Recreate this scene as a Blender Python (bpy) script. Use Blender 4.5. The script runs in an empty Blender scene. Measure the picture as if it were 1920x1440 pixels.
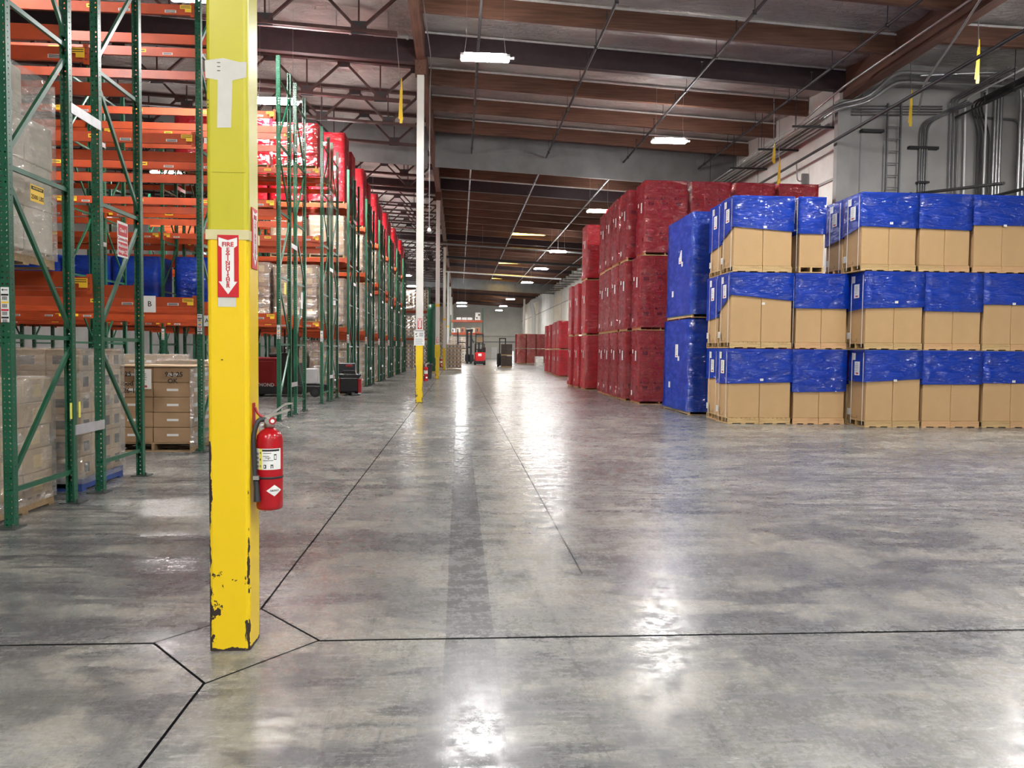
import bpy, bmesh, math, random
from mathutils import Vector, Matrix, noise as mnoise
random.seed(7)
C = bpy.context.scene.collection
SC = bpy.context.scene
PI = math.pi
# ---------------------------------------------------------------- camera, world, exposure
F, EYE = 1440.0, 1.585
_Y = Vector(((861-960)/F, (720-656)/F, -1)).normalized()
_u = Vector((math.sin(.0075), math.cos(.0075), 0)); _Z = (_u-_Y*_u.dot(_Y)).normalized(); _X = _Y.cross(_Z)
cam = bpy.data.cameras.new('camera'); cam_o = bpy.data.objects.new('camera', cam); C.objects.link(cam_o)
cam.sensor_width = 36; cam.lens = 36*F/1920; cam.clip_end = 400; cam.clip_start = .05
m = Matrix((_X, _Y, _Z)).to_4x4(); m.translation = (0, 0, EYE); cam_o.matrix_world = m
SC.camera = cam_o
w = bpy.data.worlds.new('world'); SC.world = w; w.use_nodes = True
w.node_tree.nodes['Background'].inputs[0].default_value = (.6, .7, .9, 1)
w.node_tree.nodes['Background'].inputs[1].default_value = .3
vs = SC.view_settings; vs.view_transform = 'Standard'; vs.look = 'None'; vs.gamma = 1; vs.use_curve_mapping = False
vs.exposure = 2.52
LAMP = 85.0
SC.cycles.max_bounces = 6; SC.cycles.diffuse_bounces = 3; SC.cycles.glossy_bounces = 3
SC.cycles.transparent_max_bounces = 10; SC.cycles.sample_clamp_indirect = 4
SC.cycles.caustics_reflective = False; SC.cycles.caustics_refractive = False
SC.cycles.use_denoising = True

# ---------------------------------------------------------------- material helpers
class E:
    """A node socket with arithmetic."""
    def __init__(s, t, k): s.t, s.k = t, k
    def op(s, o, *a, rev=False):
        n = s.t.nodes.new('ShaderNodeMath'); n.operation = o
        seq = (list(a)+[s]) if rev else ([s]+list(a))
        for i, v in enumerate(seq):
            if isinstance(v, E): s.t.links.new(v.k, n.inputs[i])
            else: n.inputs[i].default_value = v
        return E(s.t, n.outputs[0])
    def __add__(s, o): return s.op('ADD', o)
    __radd__ = __add__
    def __mul__(s, o): return s.op('MULTIPLY', o)
    __rmul__ = __mul__
    def __sub__(s, o): return s.op('SUBTRACT', o)
    def __rsub__(s, o): return s.op('SUBTRACT', o, rev=True)
    def abs(s): return s.op('ABSOLUTE')
    def lt(s, o): return s.op('LESS_THAN', o)
    def gt(s, o): return s.op('GREATER_THAN', o)
    def max(s, o): return s.op('MAXIMUM', o)
    def min(s, o): return s.op('MINIMUM', o)
    def clamp(s): return s.op('MAXIMUM', 0.0).op('MINIMUM', 1.0)
    def mod(s, o): return s.op('FLOORED_MODULO', o)
    def step(s, a, b):
        n = s.t.nodes.new('ShaderNodeMapRange'); n.interpolation_type = 'SMOOTHSTEP'
        s.t.links.new(s.k, n.inputs[0]); n.inputs[1].default_value = a; n.inputs[2].default_value = b
        return E(s.t, n.outputs[0])

class Mat:
    def __init__(s, name):
        s.m = bpy.data.materials.new(name); s.m.use_nodes = True; s.t = s.m.node_tree
        s.p = s.t.nodes['Principled BSDF']; s.out = s.t.nodes['Material Output']; s._c = None
    def coord(s):
        if s._c is None:
            s.tc = s.t.nodes.new('ShaderNodeTexCoord'); s._c = s.tc.outputs['Object']
            n = s.t.nodes.new('ShaderNodeSeparateXYZ'); s.t.links.new(s._c, n.inputs[0])
            s.x, s.y, s.z = (E(s.t, n.outputs[i]) for i in range(3))
        return s._c
    def noise(s, scale=5, detail=3, rough=.55, stretch=(1, 1, 1), rot=0, off=0, dist=0):
        c = s.coord(); mp = s.t.nodes.new('ShaderNodeMapping')
        mp.inputs['Scale'].default_value = stretch; mp.inputs['Rotation'].default_value = (0, 0, rot)
        mp.inputs['Location'].default_value = (off, off*.7, off*.3)
        s.t.links.new(c, mp.inputs[0]); n = s.t.nodes.new('ShaderNodeTexNoise')
        s.t.links.new(mp.outputs[0], n.inputs['Vector'])
        n.inputs['Scale'].default_value = scale; n.inputs['Detail'].default_value = detail; n.inputs['Roughness'].default_value = rough
        n.inputs['Distortion'].default_value = dist
        return E(s.t, n.outputs[0])
    def mix(s, f, a, b):
        n = s.t.nodes.new('ShaderNodeMix'); n.data_type = 'RGBA'
        for i, v in ((0, f), (6, a), (7, b)):
            if isinstance(v, E): s.t.links.new(v.k, n.inputs[i])
            elif i == 0: n.inputs[0].default_value = v
            else: n.inputs[i].default_value = (*v, 1)
        return E(s.t, n.outputs[2])
    def set(s, key, v):
        i = s.p.inputs[key]
        if isinstance(v, E): s.t.links.new(v.k, i)
        elif isinstance(v, tuple): i.default_value = (*v, 1)
        else: i.default_value = v
        return s
    def bump(s, h, strength=.3, dist=.01):
        n = s.t.nodes.new('ShaderNodeBump'); n.inputs['Strength'].default_value = strength; n.inputs['Distance'].default_value = dist
        s.t.links.new(h.k, n.inputs['Height']); s.t.links.new(n.outputs[0], s.p.inputs['Normal']); s.bn = n
        return s

def flat(name, col, rough=.5, metal=0, vary=0, scale=6, spec=.5, bump=0):
    M = Mat(name); M.set('Roughness', rough).set('Metallic', metal).set('Specular IOR Level', spec)
    if vary:
        n = M.noise(scale, 4)
        M.set('Base Color', M.mix(n.step(.3, .7), tuple(c*(1-vary) for c in col), tuple(min(1, c*(1+vary)) for c in col)))
        if bump: M.bump(n, bump, .01)
    else: M.set('Base Color', col)
    return M.m

def emit(name, col, strength):
    M = Mat(name); M.set('Base Color', (.8, .8, .8)).set('Emission Color', col).set('Emission Strength', strength)
    return M.m

def wood(name, c1, c2, axis=0, scale=3, rough=.7):
    M = Mat(name); st = [9, 9, 9]; st[axis] = .5
    n = M.noise(scale, 5, .6, tuple(st)); n2 = M.noise(.7, 2, .5, (1, 1, 1), off=3)
    M.set('Base Color', M.mix((n*.7+n2*.3).step(.32, .68), c1, c2)).set('Roughness', rough)
    return M.m

def film(name, col, opac, tint, streak=.3, rough=.12, stretch=(1.1, 1.1, 7), scale=3.4, strength=.9, gloss=.06):
    """Stretch wrap: a glossy, wrinkled, partly see-through skin."""
    M = Mat(name)
    n = M.noise(scale, 6, .7, stretch, dist=.8); ng = M.noise(scale, 1.6, .45, (.8, .8, 2.6), off=6, dist=1.5); n2 = M.noise(2.2, 3, .5, (1, 1, 2.5), off=4); n3 = M.noise(scale*4, 3, .6, (1, 1, 3), off=11)
    M.set('Base Color', col).set('Roughness', .4).set('Specular IOR Level', .12)
    M.bump(n*.5+n3*.25+n2*.4, strength*.5, .05)
    gl = M.t.nodes.new('ShaderNodeBsdfGlossy'); gl.inputs['Roughness'].default_value = rough; gl.inputs['Color'].default_value = (1, .98, .96, 1)
    b2 = M.t.nodes.new('ShaderNodeBump'); b2.inputs['Strength'].default_value = 1; b2.inputs['Distance'].default_value = .16*strength
    M.t.links.new((ng*n2.step(.40, .58)+ng*.15+n2*.8).k, b2.inputs['Height']); M.t.links.new(b2.outputs[0], gl.inputs['Normal'])
    sh = M.t.nodes.new('ShaderNodeMixShader'); sh.inputs[0].default_value = gloss
    tr = M.t.nodes.new('ShaderNodeBsdfTransparent'); tr.inputs[0].default_value = (*tint, 1)
    mx = M.t.nodes.new('ShaderNodeMixShader')
    f = (n2.step(.35, .75)*streak+opac).clamp()
    M.t.links.new(f.k, mx.inputs[0]); M.t.links.new(tr.outputs[0], mx.inputs[1]); M.t.links.new(M.p.outputs[0], mx.inputs[2])
    M.t.links.new(mx.outputs[0], sh.inputs[1]); M.t.links.new(gl.outputs[0], sh.inputs[2]); M.t.links.new(sh.outputs[0], M.out.inputs[0])
    return M.m

def rack_green(name, see_through):
    M = Mat(name); n = M.noise(3, 3)
    col = M.mix(n.step(.3, .7), (.008, .085, .042), (.012, .115, .058)); M.coord()
    u = (M.x.abs()-.02).abs().op('POWER', 2.0); v = ((M.z.mod(.0508))-.0254).op('POWER', 2.0)
    ony = (u+v).lt(.000075)
    uu = (M.y).op('POWER', 2.0); onx = (uu+v).lt(.00006)
    g = M.t.nodes.new('ShaderNodeNewGeometry'); sp = M.t.nodes.new('ShaderNodeSeparateXYZ'); M.t.links.new(g.outputs['True Normal'], sp.inputs[0])
    fy = E(M.t, sp.outputs[1]).abs().gt(.7); fx = E(M.t, sp.outputs[0]).abs().gt(.7)
    hole = (ony*fy+onx*fx).clamp()
    M.set('Roughness', .32)
    if see_through:
        M.set('Base Color', col).set('Alpha', 1.0-hole)
    else: M.set('Base Color', M.mix(hole, col, (.01, .02, .015)))
    return M.m

# ---------------------------------------------------------------- mesh helpers
class MB:
    def __init__(s): s.v, s.f, s.mi, s.sm = [], [], [], []
    def add(s, vs, fs, mi=0, smooth=False):
        b = len(s.v); s.v += [tuple(v) for v in vs]
        for f in fs: s.f.append(tuple(b+i for i in f)); s.mi.append(mi); s.sm.append(smooth)
        return s
    def box(s, x0, x1, y0, y1, z0, z1, mi=0):
        return s.add([(x, y, z) for z in (z0, z1) for y in (y0, y1) for x in (x0, x1)],
                     [(0, 2, 3, 1), (4, 5, 7, 6), (0, 1, 5, 4), (2, 6, 7, 3), (0, 4, 6, 2), (1, 3, 7, 5)], mi)
    def bbox(s, x0, x1, y0, y1, z0, z1, b=.006, mi=0):
        """A box with chamfered edges."""
        bm = bmesh.new(); bmesh.ops.create_cube(bm, size=1)
        for v in bm.verts: v.co = (x0+(v.co.x+.5)*(x1-x0), y0+(v.co.y+.5)*(y1-y0), z0+(v.co.z+.5)*(z1-z0))
        bmesh.ops.bevel(bm, geom=bm.edges[:], offset=b, segments=1, affect='EDGES'); bm.verts.index_update()
        s.add([v.co[:] for v in bm.verts], [[v.index for v in f.verts] for f in bm.faces], mi); bm.free(); return s
    def bar(s, a, b, w, h, mi=0, up=(0, 0, 1)):
        """A rectangular bar from a to b, w across, h along up."""
        a, b = Vector(a), Vector(b); d = (b-a).normalized(); up = Vector(up)
        if abs(d.dot(up)) > .98: up = Vector((0, 1, 0))
        sx = d.cross(up).normalized()*(w/2); sz = sx.cross(d).normalized()*(h/2)
        vs = [p+i*sx+j*sz for p in (a, b) for i, j in ((-1, -1), (1, -1), (1, 1), (-1, 1))]
        return s.add(vs, [(3, 2, 1, 0), (4, 5, 6, 7), (0, 1, 5, 4), (1, 2, 6, 5), (2, 3, 7, 6), (3, 0, 4, 7)], mi)
    def tube(s, pts, r, n=8, mi=0, cap=True):
        pts = [Vector(p) for p in pts]; rs = r if isinstance(r, (list, tuple)) else [r]*len(pts); b = len(s.v); up = None; rings = []
        for i, p in enumerate(pts):
            d = (pts[min(i+1, len(pts)-1)]-pts[max(i-1, 0)]).normalized()
            if up is None: up = Vector((0, 0, 1)) if abs(d.z) < .9 else Vector((0, 1, 0))
            sx = d.cross(up).normalized(); up = sx.cross(d).normalized()
            rings.append([p+rs[i]*(math.cos(t)*sx+math.sin(t)*up) for t in (2*PI*k/n for k in range(n))])
        vs = [q for ring in rings for q in ring]
        fs = [(i*n+k, i*n+(k+1) % n, (i+1)*n+(k+1) % n, (i+1)*n+k) for i in range(len(pts)-1) for k in range(n)]
        s.add(vs, fs, mi, True)
        if cap: s.add(rings[0], [tuple(range(n))[::-1]], mi); s.add(rings[-1], [tuple(range(n))], mi)
        return s
    def lathe(s, prof, n=24, mi=0, c=(0, 0, 0)):
        vs = [(c[0]+r*math.cos(2*PI*k/n), c[1]+r*math.sin(2*PI*k/n), c[2]+z) for r, z in prof for k in range(n)]
        fs = [(i*n+k, i*n+(k+1) % n, (i+1)*n+(k+1) % n, (i+1)*n+k) for i in range(len(prof)-1) for k in range(n)]
        return s.add(vs, fs, mi, True)
    def prism(s, poly, a, b, axis=1, mi=0):
        """A polygon of (u, v) pairs pushed along an axis from a to b; u, v are the other two axes in order."""
        def P(u, v, t): return {0: (t, u, v), 1: (u, t, v), 2: (u, v, t)}[axis]
        n = len(poly); vs = [P(u, v, a) for u, v in poly]+[P(u, v, b) for u, v in poly]
        fs = [tuple(range(n)), tuple(range(2*n-1, n-1, -1))]+[(k, (k+1) % n, n+(k+1) % n, n+k)[::-1] for k in range(n)]
        return s.add(vs, fs, mi)
    def mesh(s, name, mats):
        me = bpy.data.meshes.new(name); me.from_pydata(s.v, [], s.f)
        for mt in (mats if isinstance(mats, (list, tuple)) else [mats]): me.materials.append(mt)
        me.polygons.foreach_set('material_index', s.mi); me.polygons.foreach_set('use_smooth', s.sm)
        bm = bmesh.new(); bm.from_mesh(me); bmesh.ops.recalc_face_normals(bm, faces=bm.faces[:]); bm.to_mesh(me); bm.free()
        me.update(); return me

def put(name, me, parent=None, loc=(0, 0, 0), rz=0, label=None):
    o = bpy.data.objects.new(name, me); C.objects.link(o); o.location = loc; o.rotation_euler = (0, 0, rz)
    if parent is not None: o.parent = parent
    if label: o['label'] = label
    return o
def thing(name, label, cat, loc=(0, 0, 0), rz=0, group=None):
    o = bpy.data.objects.new(name, None); C.objects.link(o); o.empty_display_size = .2
    o.location = loc; o.rotation_euler = (0, 0, rz); return tag(o, label, cat, group)
def tag(o, label, cat, group=None, kind='thing'):
    o['label'] = label; o['category'] = cat; o['kind'] = kind
    if group: o['group'] = group
    return o
def struct(name, me, loc=(0, 0, 0), parent=None):
    o = put(name, me, parent, loc)
    if parent is None: o['kind'] = 'structure'
    return o
def dup(root, loc, label=None, group=None, rz=None):
    """A copy of a thing with copies of its parts and sub-parts."""
    r = root.copy(); C.objects.link(r); r.location = loc
    if rz is not None: r.rotation_euler = (0, 0, rz)
    if label: r['label'] = label
    if group: r['group'] = group
    for ch in KIDS(root):
        c = ch.copy(); C.objects.link(c); c.parent = r
        for g in KIDS(ch):
            d = g.copy(); C.objects.link(d); d.parent = c
    return r
def KIDS(o): return [c for c in o.children]
_tx = {}
def text(s, size, mat, bold=0.0, align='CENTER', width=1.0):
    """A mesh of lettering in the x-z plane, facing -y, centred."""
    k = (s, size, mat.name, bold, align, width)
    if k not in _tx:
        cu = bpy.data.curves.new('lettering', 'FONT'); cu.body = s; cu.size = size; cu.align_x = align; cu.align_y = 'CENTER'
        cu.offset = bold; cu.extrude = .0004; cu.resolution_u = 2
        o = bpy.data.objects.new('lettering', cu); C.objects.link(o)
        dg = bpy.context.evaluated_depsgraph_get(); dg.update()
        me = bpy.data.meshes.new_from_object(o.evaluated_get(dg)); bpy.data.objects.remove(o)
        me.transform(Matrix.Rotation(PI/2, 4, 'X') @ Matrix.Diagonal((width, 1, 1, 1)))
        me.materials.clear(); me.materials.append(mat); _tx[k] = me
    return _tx[k]
ORD = 'first second third fourth fifth sixth seventh eighth ninth tenth eleventh twelfth thirteenth fourteenth fifteenth'.split()
# ---------------------------------------------------------------- materials
def floor_mat():
    M = Mat('polished_concrete'); M.coord(); x, y = M.x, M.y
    big = M.noise(.33, 4, .6); med = M.noise(1.5, 8, .68, off=5, dist=.3); fine = M.noise(34, 6, .8); mot = M.noise(6.5, 9, .78, off=21)
    sc1 = M.noise(3.0, 9, .76, (.26, 2.6, 1), rot=.22, off=9, dist=.4); sc2 = M.noise(3.4, 9, .8, (2.6, .40, 1), rot=.85, off=2, dist=.5)
    brush = M.noise(9, 7, .78, (.35, 3.5, 1), rot=-.75, off=33)
    col = M.mix(big.step(.36, .66), (.135, .139, .144), (.185, .182, .168))
    col = M.mix(med.step(.42, .60)*.9, col, (.275, .268, .242))
    bl = M.noise(1.0, 4, .55, (1, 1.5, 1), off=41, dist=.9); bd = M.noise(1.25, 4, .55, (.6, 1.7, 1), rot=.5, off=57, dist=.8)
    col = M.mix(bl.step(.52, .58)*.8, col, (.33, .315, .275)); col = M.mix(bd.step(.53, .59)*.8, col, (.085, .088, .095))
    col = M.mix(mot.step(.49, .60)*.6, col, (.070, .073, .080))
    col = M.mix(brush.step(.52, .62)*.5, col, (.36, .355, .335))
    # forklift rubber: streaks across the rack aisle mouths, arcs elsewhere
    left = x.step(1.5, -2.5)*y.step(3.8, 5.2)
    col = M.mix(sc1.step(.49, .62)*(left*.75+.12), col, (.048, .049, .055))
    col = M.mix(sc2.step(.51, .64)*.55, col, (.072, .074, .080))
    wear = x.step(2.2, 4.2)*(y-x*.30).step(5.0, 6.4)*(y*1.0).step(12.5, 9.5)
    col = M.mix(sc1.step(.42, .58)*wear*.65, col, (.070, .071, .083))
    col = M.mix((brush.step(.46, .60)*sc1.step(.62, .45))*wear*.75, col, (.50, .50, .51))
    col = M.mix(fine.step(.56, .70)*.5, col, (.40, .395, .38)); col = M.mix(fine.step(.42, .32)*.5, col, (.07, .07, .074))
    scr = M.noise(3.4, 2, .5, (.5, 9, 1), rot=.75, off=14); col = M.mix((scr-.5).abs().lt(.004)*med.step(.48, .6)*.65, col, (.60, .59, .57))
    # worn strip down the lane
    strip = (x-.07+(med-.5)*.02).abs().lt(.135)
    col = M.mix(strip*(y.step(34, 24)*.75), col, (.092, .095, .102))
    strip2 = (x+.115).abs().lt(.05)*y.step(4.4, 3.6); col = M.mix(strip2*.35, col, (.10, .10, .105))
    salt = M.noise(70, 2, .8, off=3).step(.58, .66)*strip*y.step(4.15, 3.2); col = M.mix(salt*.6, col, (.7, .7, .7))
    # saw-cut joints and the diamond round the column foot
    jit = (M.noise(2, 2, .5, off=7)-.5)*.02
    dia = ((x+1.185).abs()*1.03+(y-4.17).abs()*.86)
    wj = .007
    jt = (y-4.165+jit*.6).abs().lt(.010)*dia.gt(.45)
    lane = (x+1.19+jit*.3).abs().lt(wj)*dia.gt(.45)
    mid = (x-.885+jit*.3).abs().lt(.006)*y.gt(5.36)*y.lt(60)
    far = ((y-4.165).mod(18.9)-9.45).abs().lt(.005)*y.gt(9) + ((y-4.165).mod(18.9)).lt(.007)*y.gt(9)
    ring = (dia-.45).abs().lt(.009)
    crack = (jt+lane+mid*.8+far*.6+ring).clamp()
    spall = (y-4.165+(fine-.5)*.12).abs().lt(.012)*x.gt(1.2)*x.lt(2.9)*med.gt(.5)
    col = M.mix((crack+spall*.8).clamp(), col, (.006, .006, .007))
    M.set('Base Color', col)
    M.set('Roughness', (big.step(.3, .7)*.05+sc1.step(.45, .7)*.12+mot.step(.40, .65)*.14+fine.step(.35, .7)*.13+.13-strip*.03+crack*.5)).set('Specular IOR Level', (crack*-.42+.42))
    M.bump(fine*.25+med*.5-crack*.6, .10, .01)
    return M.m

def chipped(name, zy, low, up, rust=(.03, .018, .016), half=.105):
    """Painted steel tube: one colour below zy, another above, chipped at the foot and along the arrises (object space: foot at 0)."""
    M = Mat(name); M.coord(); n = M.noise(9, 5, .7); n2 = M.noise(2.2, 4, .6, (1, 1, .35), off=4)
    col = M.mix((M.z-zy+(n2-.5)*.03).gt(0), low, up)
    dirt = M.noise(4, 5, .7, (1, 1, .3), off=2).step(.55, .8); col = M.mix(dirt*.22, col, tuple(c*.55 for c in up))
    edge = M.x.abs().max(M.y.abs()); corner = M.x.abs().min(M.y.abs())
    nz = M.noise(14, 4, .7, (1, 1, .35), off=8)
    c1 = (corner-(half-.020)+(nz-.5)*.11-(M.z*.022)).gt(0)*M.z.lt(1.0)*M.x.gt(0)+(corner-(half-.014)+(nz-.5)*.07).gt(0)*M.z.lt(1.1)*M.x.lt(0)
    c2 = (n-.585+(M.z*.12)).gt(0)*M.z.lt(.42)*(M.x+(n2-.5)*.2+.04).lt(0)+(n-.70+(M.z*.12)).gt(0)*M.z.lt(.5)
    c3 = (M.z-.015-(n-.5)*.06).lt(0)
    c4 = n.gt(.80)
    chip = (c1+c2+c3+c4).clamp()
    M.set('Base Color', M.mix(chip, col, rust)).set('Roughness', chip*.35+.33); M.bump(n2*.4-chip*.5, .25, .004)
    return M.m

MATS = {}
def mk():
    m = MATS
    m['floor'] = floor_mat()
    m['wall'] = flat('painted_concrete_wall', (.80, .785, .74), .8, vary=.07, scale=1.3, bump=.05)
    m['wall_end'] = flat('far_painted_wall', (.60, .59, .55), .8, vary=.05, scale=.8)
    m['wall_dull'] = flat('bare_tilt_up_concrete', (.36, .35, .335), .8, vary=.10, scale=1.1, bump=.05)
    M = Mat('foil_insulation'); n = M.noise(2.1, 6, .62, (1, 1.9, 1), dist=1.4); n2 = M.noise(.5, 2, .5, off=3)
    M.set('Base Color', M.mix(n2.step(.3, .7), (.44, .40, .38), (.64, .59, .55))).set('Metallic', .6).set('Roughness', .33); M.bump(n, 1.0, .30); m['foil'] = M.m
    m['glulam'] = wood('glulam_timber', (.085, .036, .022), (.17, .078, .046), 0, 2.0)
    m['glulam_y'] = wood('glulam_timber_along', (.08, .034, .022), (.155, .07, .043), 1, 2.0)
    m['nailer'] = flat('insulation_edge', (.62, .60, .57), .7, vary=.1)
    m['darkbeam'] = flat('maroon_steel_beam', (.032, .016, .019), .6, vary=.15)
    m['truss'] = flat('red_oxide_steel', (.060, .026, .022), .55, vary=.2)
    m['gusset'] = flat('dark_gusset_steel', (.035, .033, .036), .55)
    m['sheet'] = flat('grey_sheet_metal', (.20, .205, .205), .38, .35, .12, 1.2)
    m['pipe_black'] = flat('black_iron_pipe', (.018, .017, .019), .5)
    m['pipe_grey'] = flat('galvanised_pipe', (.42, .42, .42), .33, .8, .12, 2)
    m['pipe_dull'] = flat('grey_emt_conduit', (.20, .20, .205), .4, .5, .1, 2)
    m['white'] = flat('white_enamel', (.78, .78, .77), .4)
    m['lamp'] = emit('led_diffuser', (1.0, .985, .965), LAMP)
    m['uplight'] = emit('added_led_uplight', (1.0, .985, .965), LAMP*.34)
    m['skylight'] = emit('skylight_dome', (1.0, .58, .06), 3.0)
    m['daylight'] = emit('daylight_doorway', (.82, .90, 1.0), 6.0)
    m['green'] = rack_green('green_perforated_steel', True)
    m['green_far'] = rack_green('green_perforated_steel_plain', False)
    m['green_plain'] = flat('green_painted_steel', (.009, .098, .048), .34, vary=.15)
    m['plate'] = flat('base_plate_steel', (.05, .06, .055), .5)
    m['orange'] = flat('orange_beam_paint', (.42, .058, .012), .42, vary=.16, scale=2.5)
    m['galv'] = flat('galvanised_spacer', (.55, .55, .56), .35, .5, .1, 5)
    m['sticker_y'] = flat('yellow_sticker', (.86, .55, .03), .5)
    m['sticker_w'] = flat('white_sticker', (.80, .80, .78), .5)
    m['ink'] = flat('black_ink', (.012, .012, .012), .6)
    m['ink_grey'] = flat('grey_print', (.25, .25, .25), .6)
    m['red_ink'] = flat('red_ink', (.55, .02, .03), .5)
    m['sign_white'] = flat('white_sign_vinyl', (.82, .83, .80), .4)
    m['sign_red'] = flat('red_sign_vinyl', (.58, .012, .022), .4)
    m['yellow'] = flat('safety_yellow', (.80, .58, .012), .45, vary=.06)
    m['tag'] = flat('yellow_tag_tape', (.78, .52, .03), .5)
    m['tape'] = flat('beige_masking_tape', (.66, .60, .33), .6, vary=.06)
    m['patch'] = flat('grey_white_primer', (.62, .61, .55), .6, vary=.05)
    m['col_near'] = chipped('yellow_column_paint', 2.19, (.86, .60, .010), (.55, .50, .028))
    m['col_far'] = chipped('white_column_paint', 1.72, (.86, .60, .012), (.70, .68, .63))
    m['kraft'] = flat('kraft_carton', (.52, .335, .160), .75, vary=.04, scale=2)
    m['brown'] = flat('brown_carton', (.38, .245, .135), .75, vary=.09, scale=3)
    m['dark_brown'] = flat('dark_brown_board', (.045, .028, .020), .5, vary=.3)
    m['tan'] = flat('tan_carton', (.50, .36, .22), .75, vary=.08, scale=3)
    m['cream'] = flat('cream_carton', (.78, .71, .60), .7, vary=.06, scale=3)
    m['whitebox'] = flat('white_carton', (.78, .78, .78), .6, vary=.05)
    m['redbox'] = flat('red_washed_carton', (.50, .20, .12), .7, vary=.1)
    m['bluebox'] = flat('blue_washed_carton', (.10, .25, .50), .7, vary=.1)
    m['print'] = flat('dark_carton_print', (.045, .04, .035), .7)
    m['print_soft'] = flat('brown_carton_print', (.15, .085, .045), .7)
    m['print_yellow'] = flat('pale_carton_print', (.68, .50, .24), .7)
    m['pallet'] = wood('pale_pallet_wood', (.42, .27, .11), (.66, .47, .23), 0, 4)
    m['pallet_old'] = wood('weathered_pallet_wood', (.26, .17, .09), (.42, .29, .15), 0, 4)
    m['pallet_pink'] = wood('fresh_pallet_wood', (.52, .30, .14), (.68, .43, .22), 0, 4)
    m['pallet_blue'] = flat('blue_pallet_paint', (.03, .07, .27), .6, vary=.2)
    m['wrap_blue'] = film('blue_stretch_wrap', (.002, .040, .40), .78, (.03, .18, .80), .3, .15, gloss=.07)
    m['wrap_blue_deep'] = film('blue_pallet_wrap', (.002, .052, .46), .50, (.03, .28, .86), .35, .15, gloss=.065)
    m['wrap_red'] = film('red_stretch_wrap', (.36, .022, .045), .34, (.74, .11, .125), .30, .15, scale=4, gloss=.085)
    m['wrap_red_bright'] = film('bright_red_stretch_wrap', (.55, .008, .024), .50, (.85, .10, .10), .25, .15, scale=4, gloss=.085)
    m['wrap_clear'] = film('clear_stretch_wrap', (.78, .76, .74), .16, (.95, .94, .92), .25, .15, strength=1.0, gloss=.15)
    m['strap'] = flat('white_strapping', (.75, .73, .68), .5)
    m['black'] = flat('black_rubber', (.012, .012, .013), .55)
    m['dark'] = flat('charcoal_plastic', (.028, .030, .034), .45)
    m['truck_red'] = flat('forklift_red', (.33, .010, .014), .4)
    m['truck_bright'] = flat('bright_forklift_red', (.62, .015, .02), .4)
    m['ext_red'] = flat('extinguisher_red', (.42, .006, .012), .22)
    m['steel'] = flat('bright_steel', (.55, .54, .50), .3, .9)
    m['grey_plastic'] = flat('grey_bin_plastic', (.07, .075, .085), .5)
    m['label_cream'] = flat('cream_label_paper', (.74, .73, .66), .5)
    m['label_yellow'] = flat('yellow_label_paper', (.85, .78, .12), .5)
mk(); K = MATS
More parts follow.
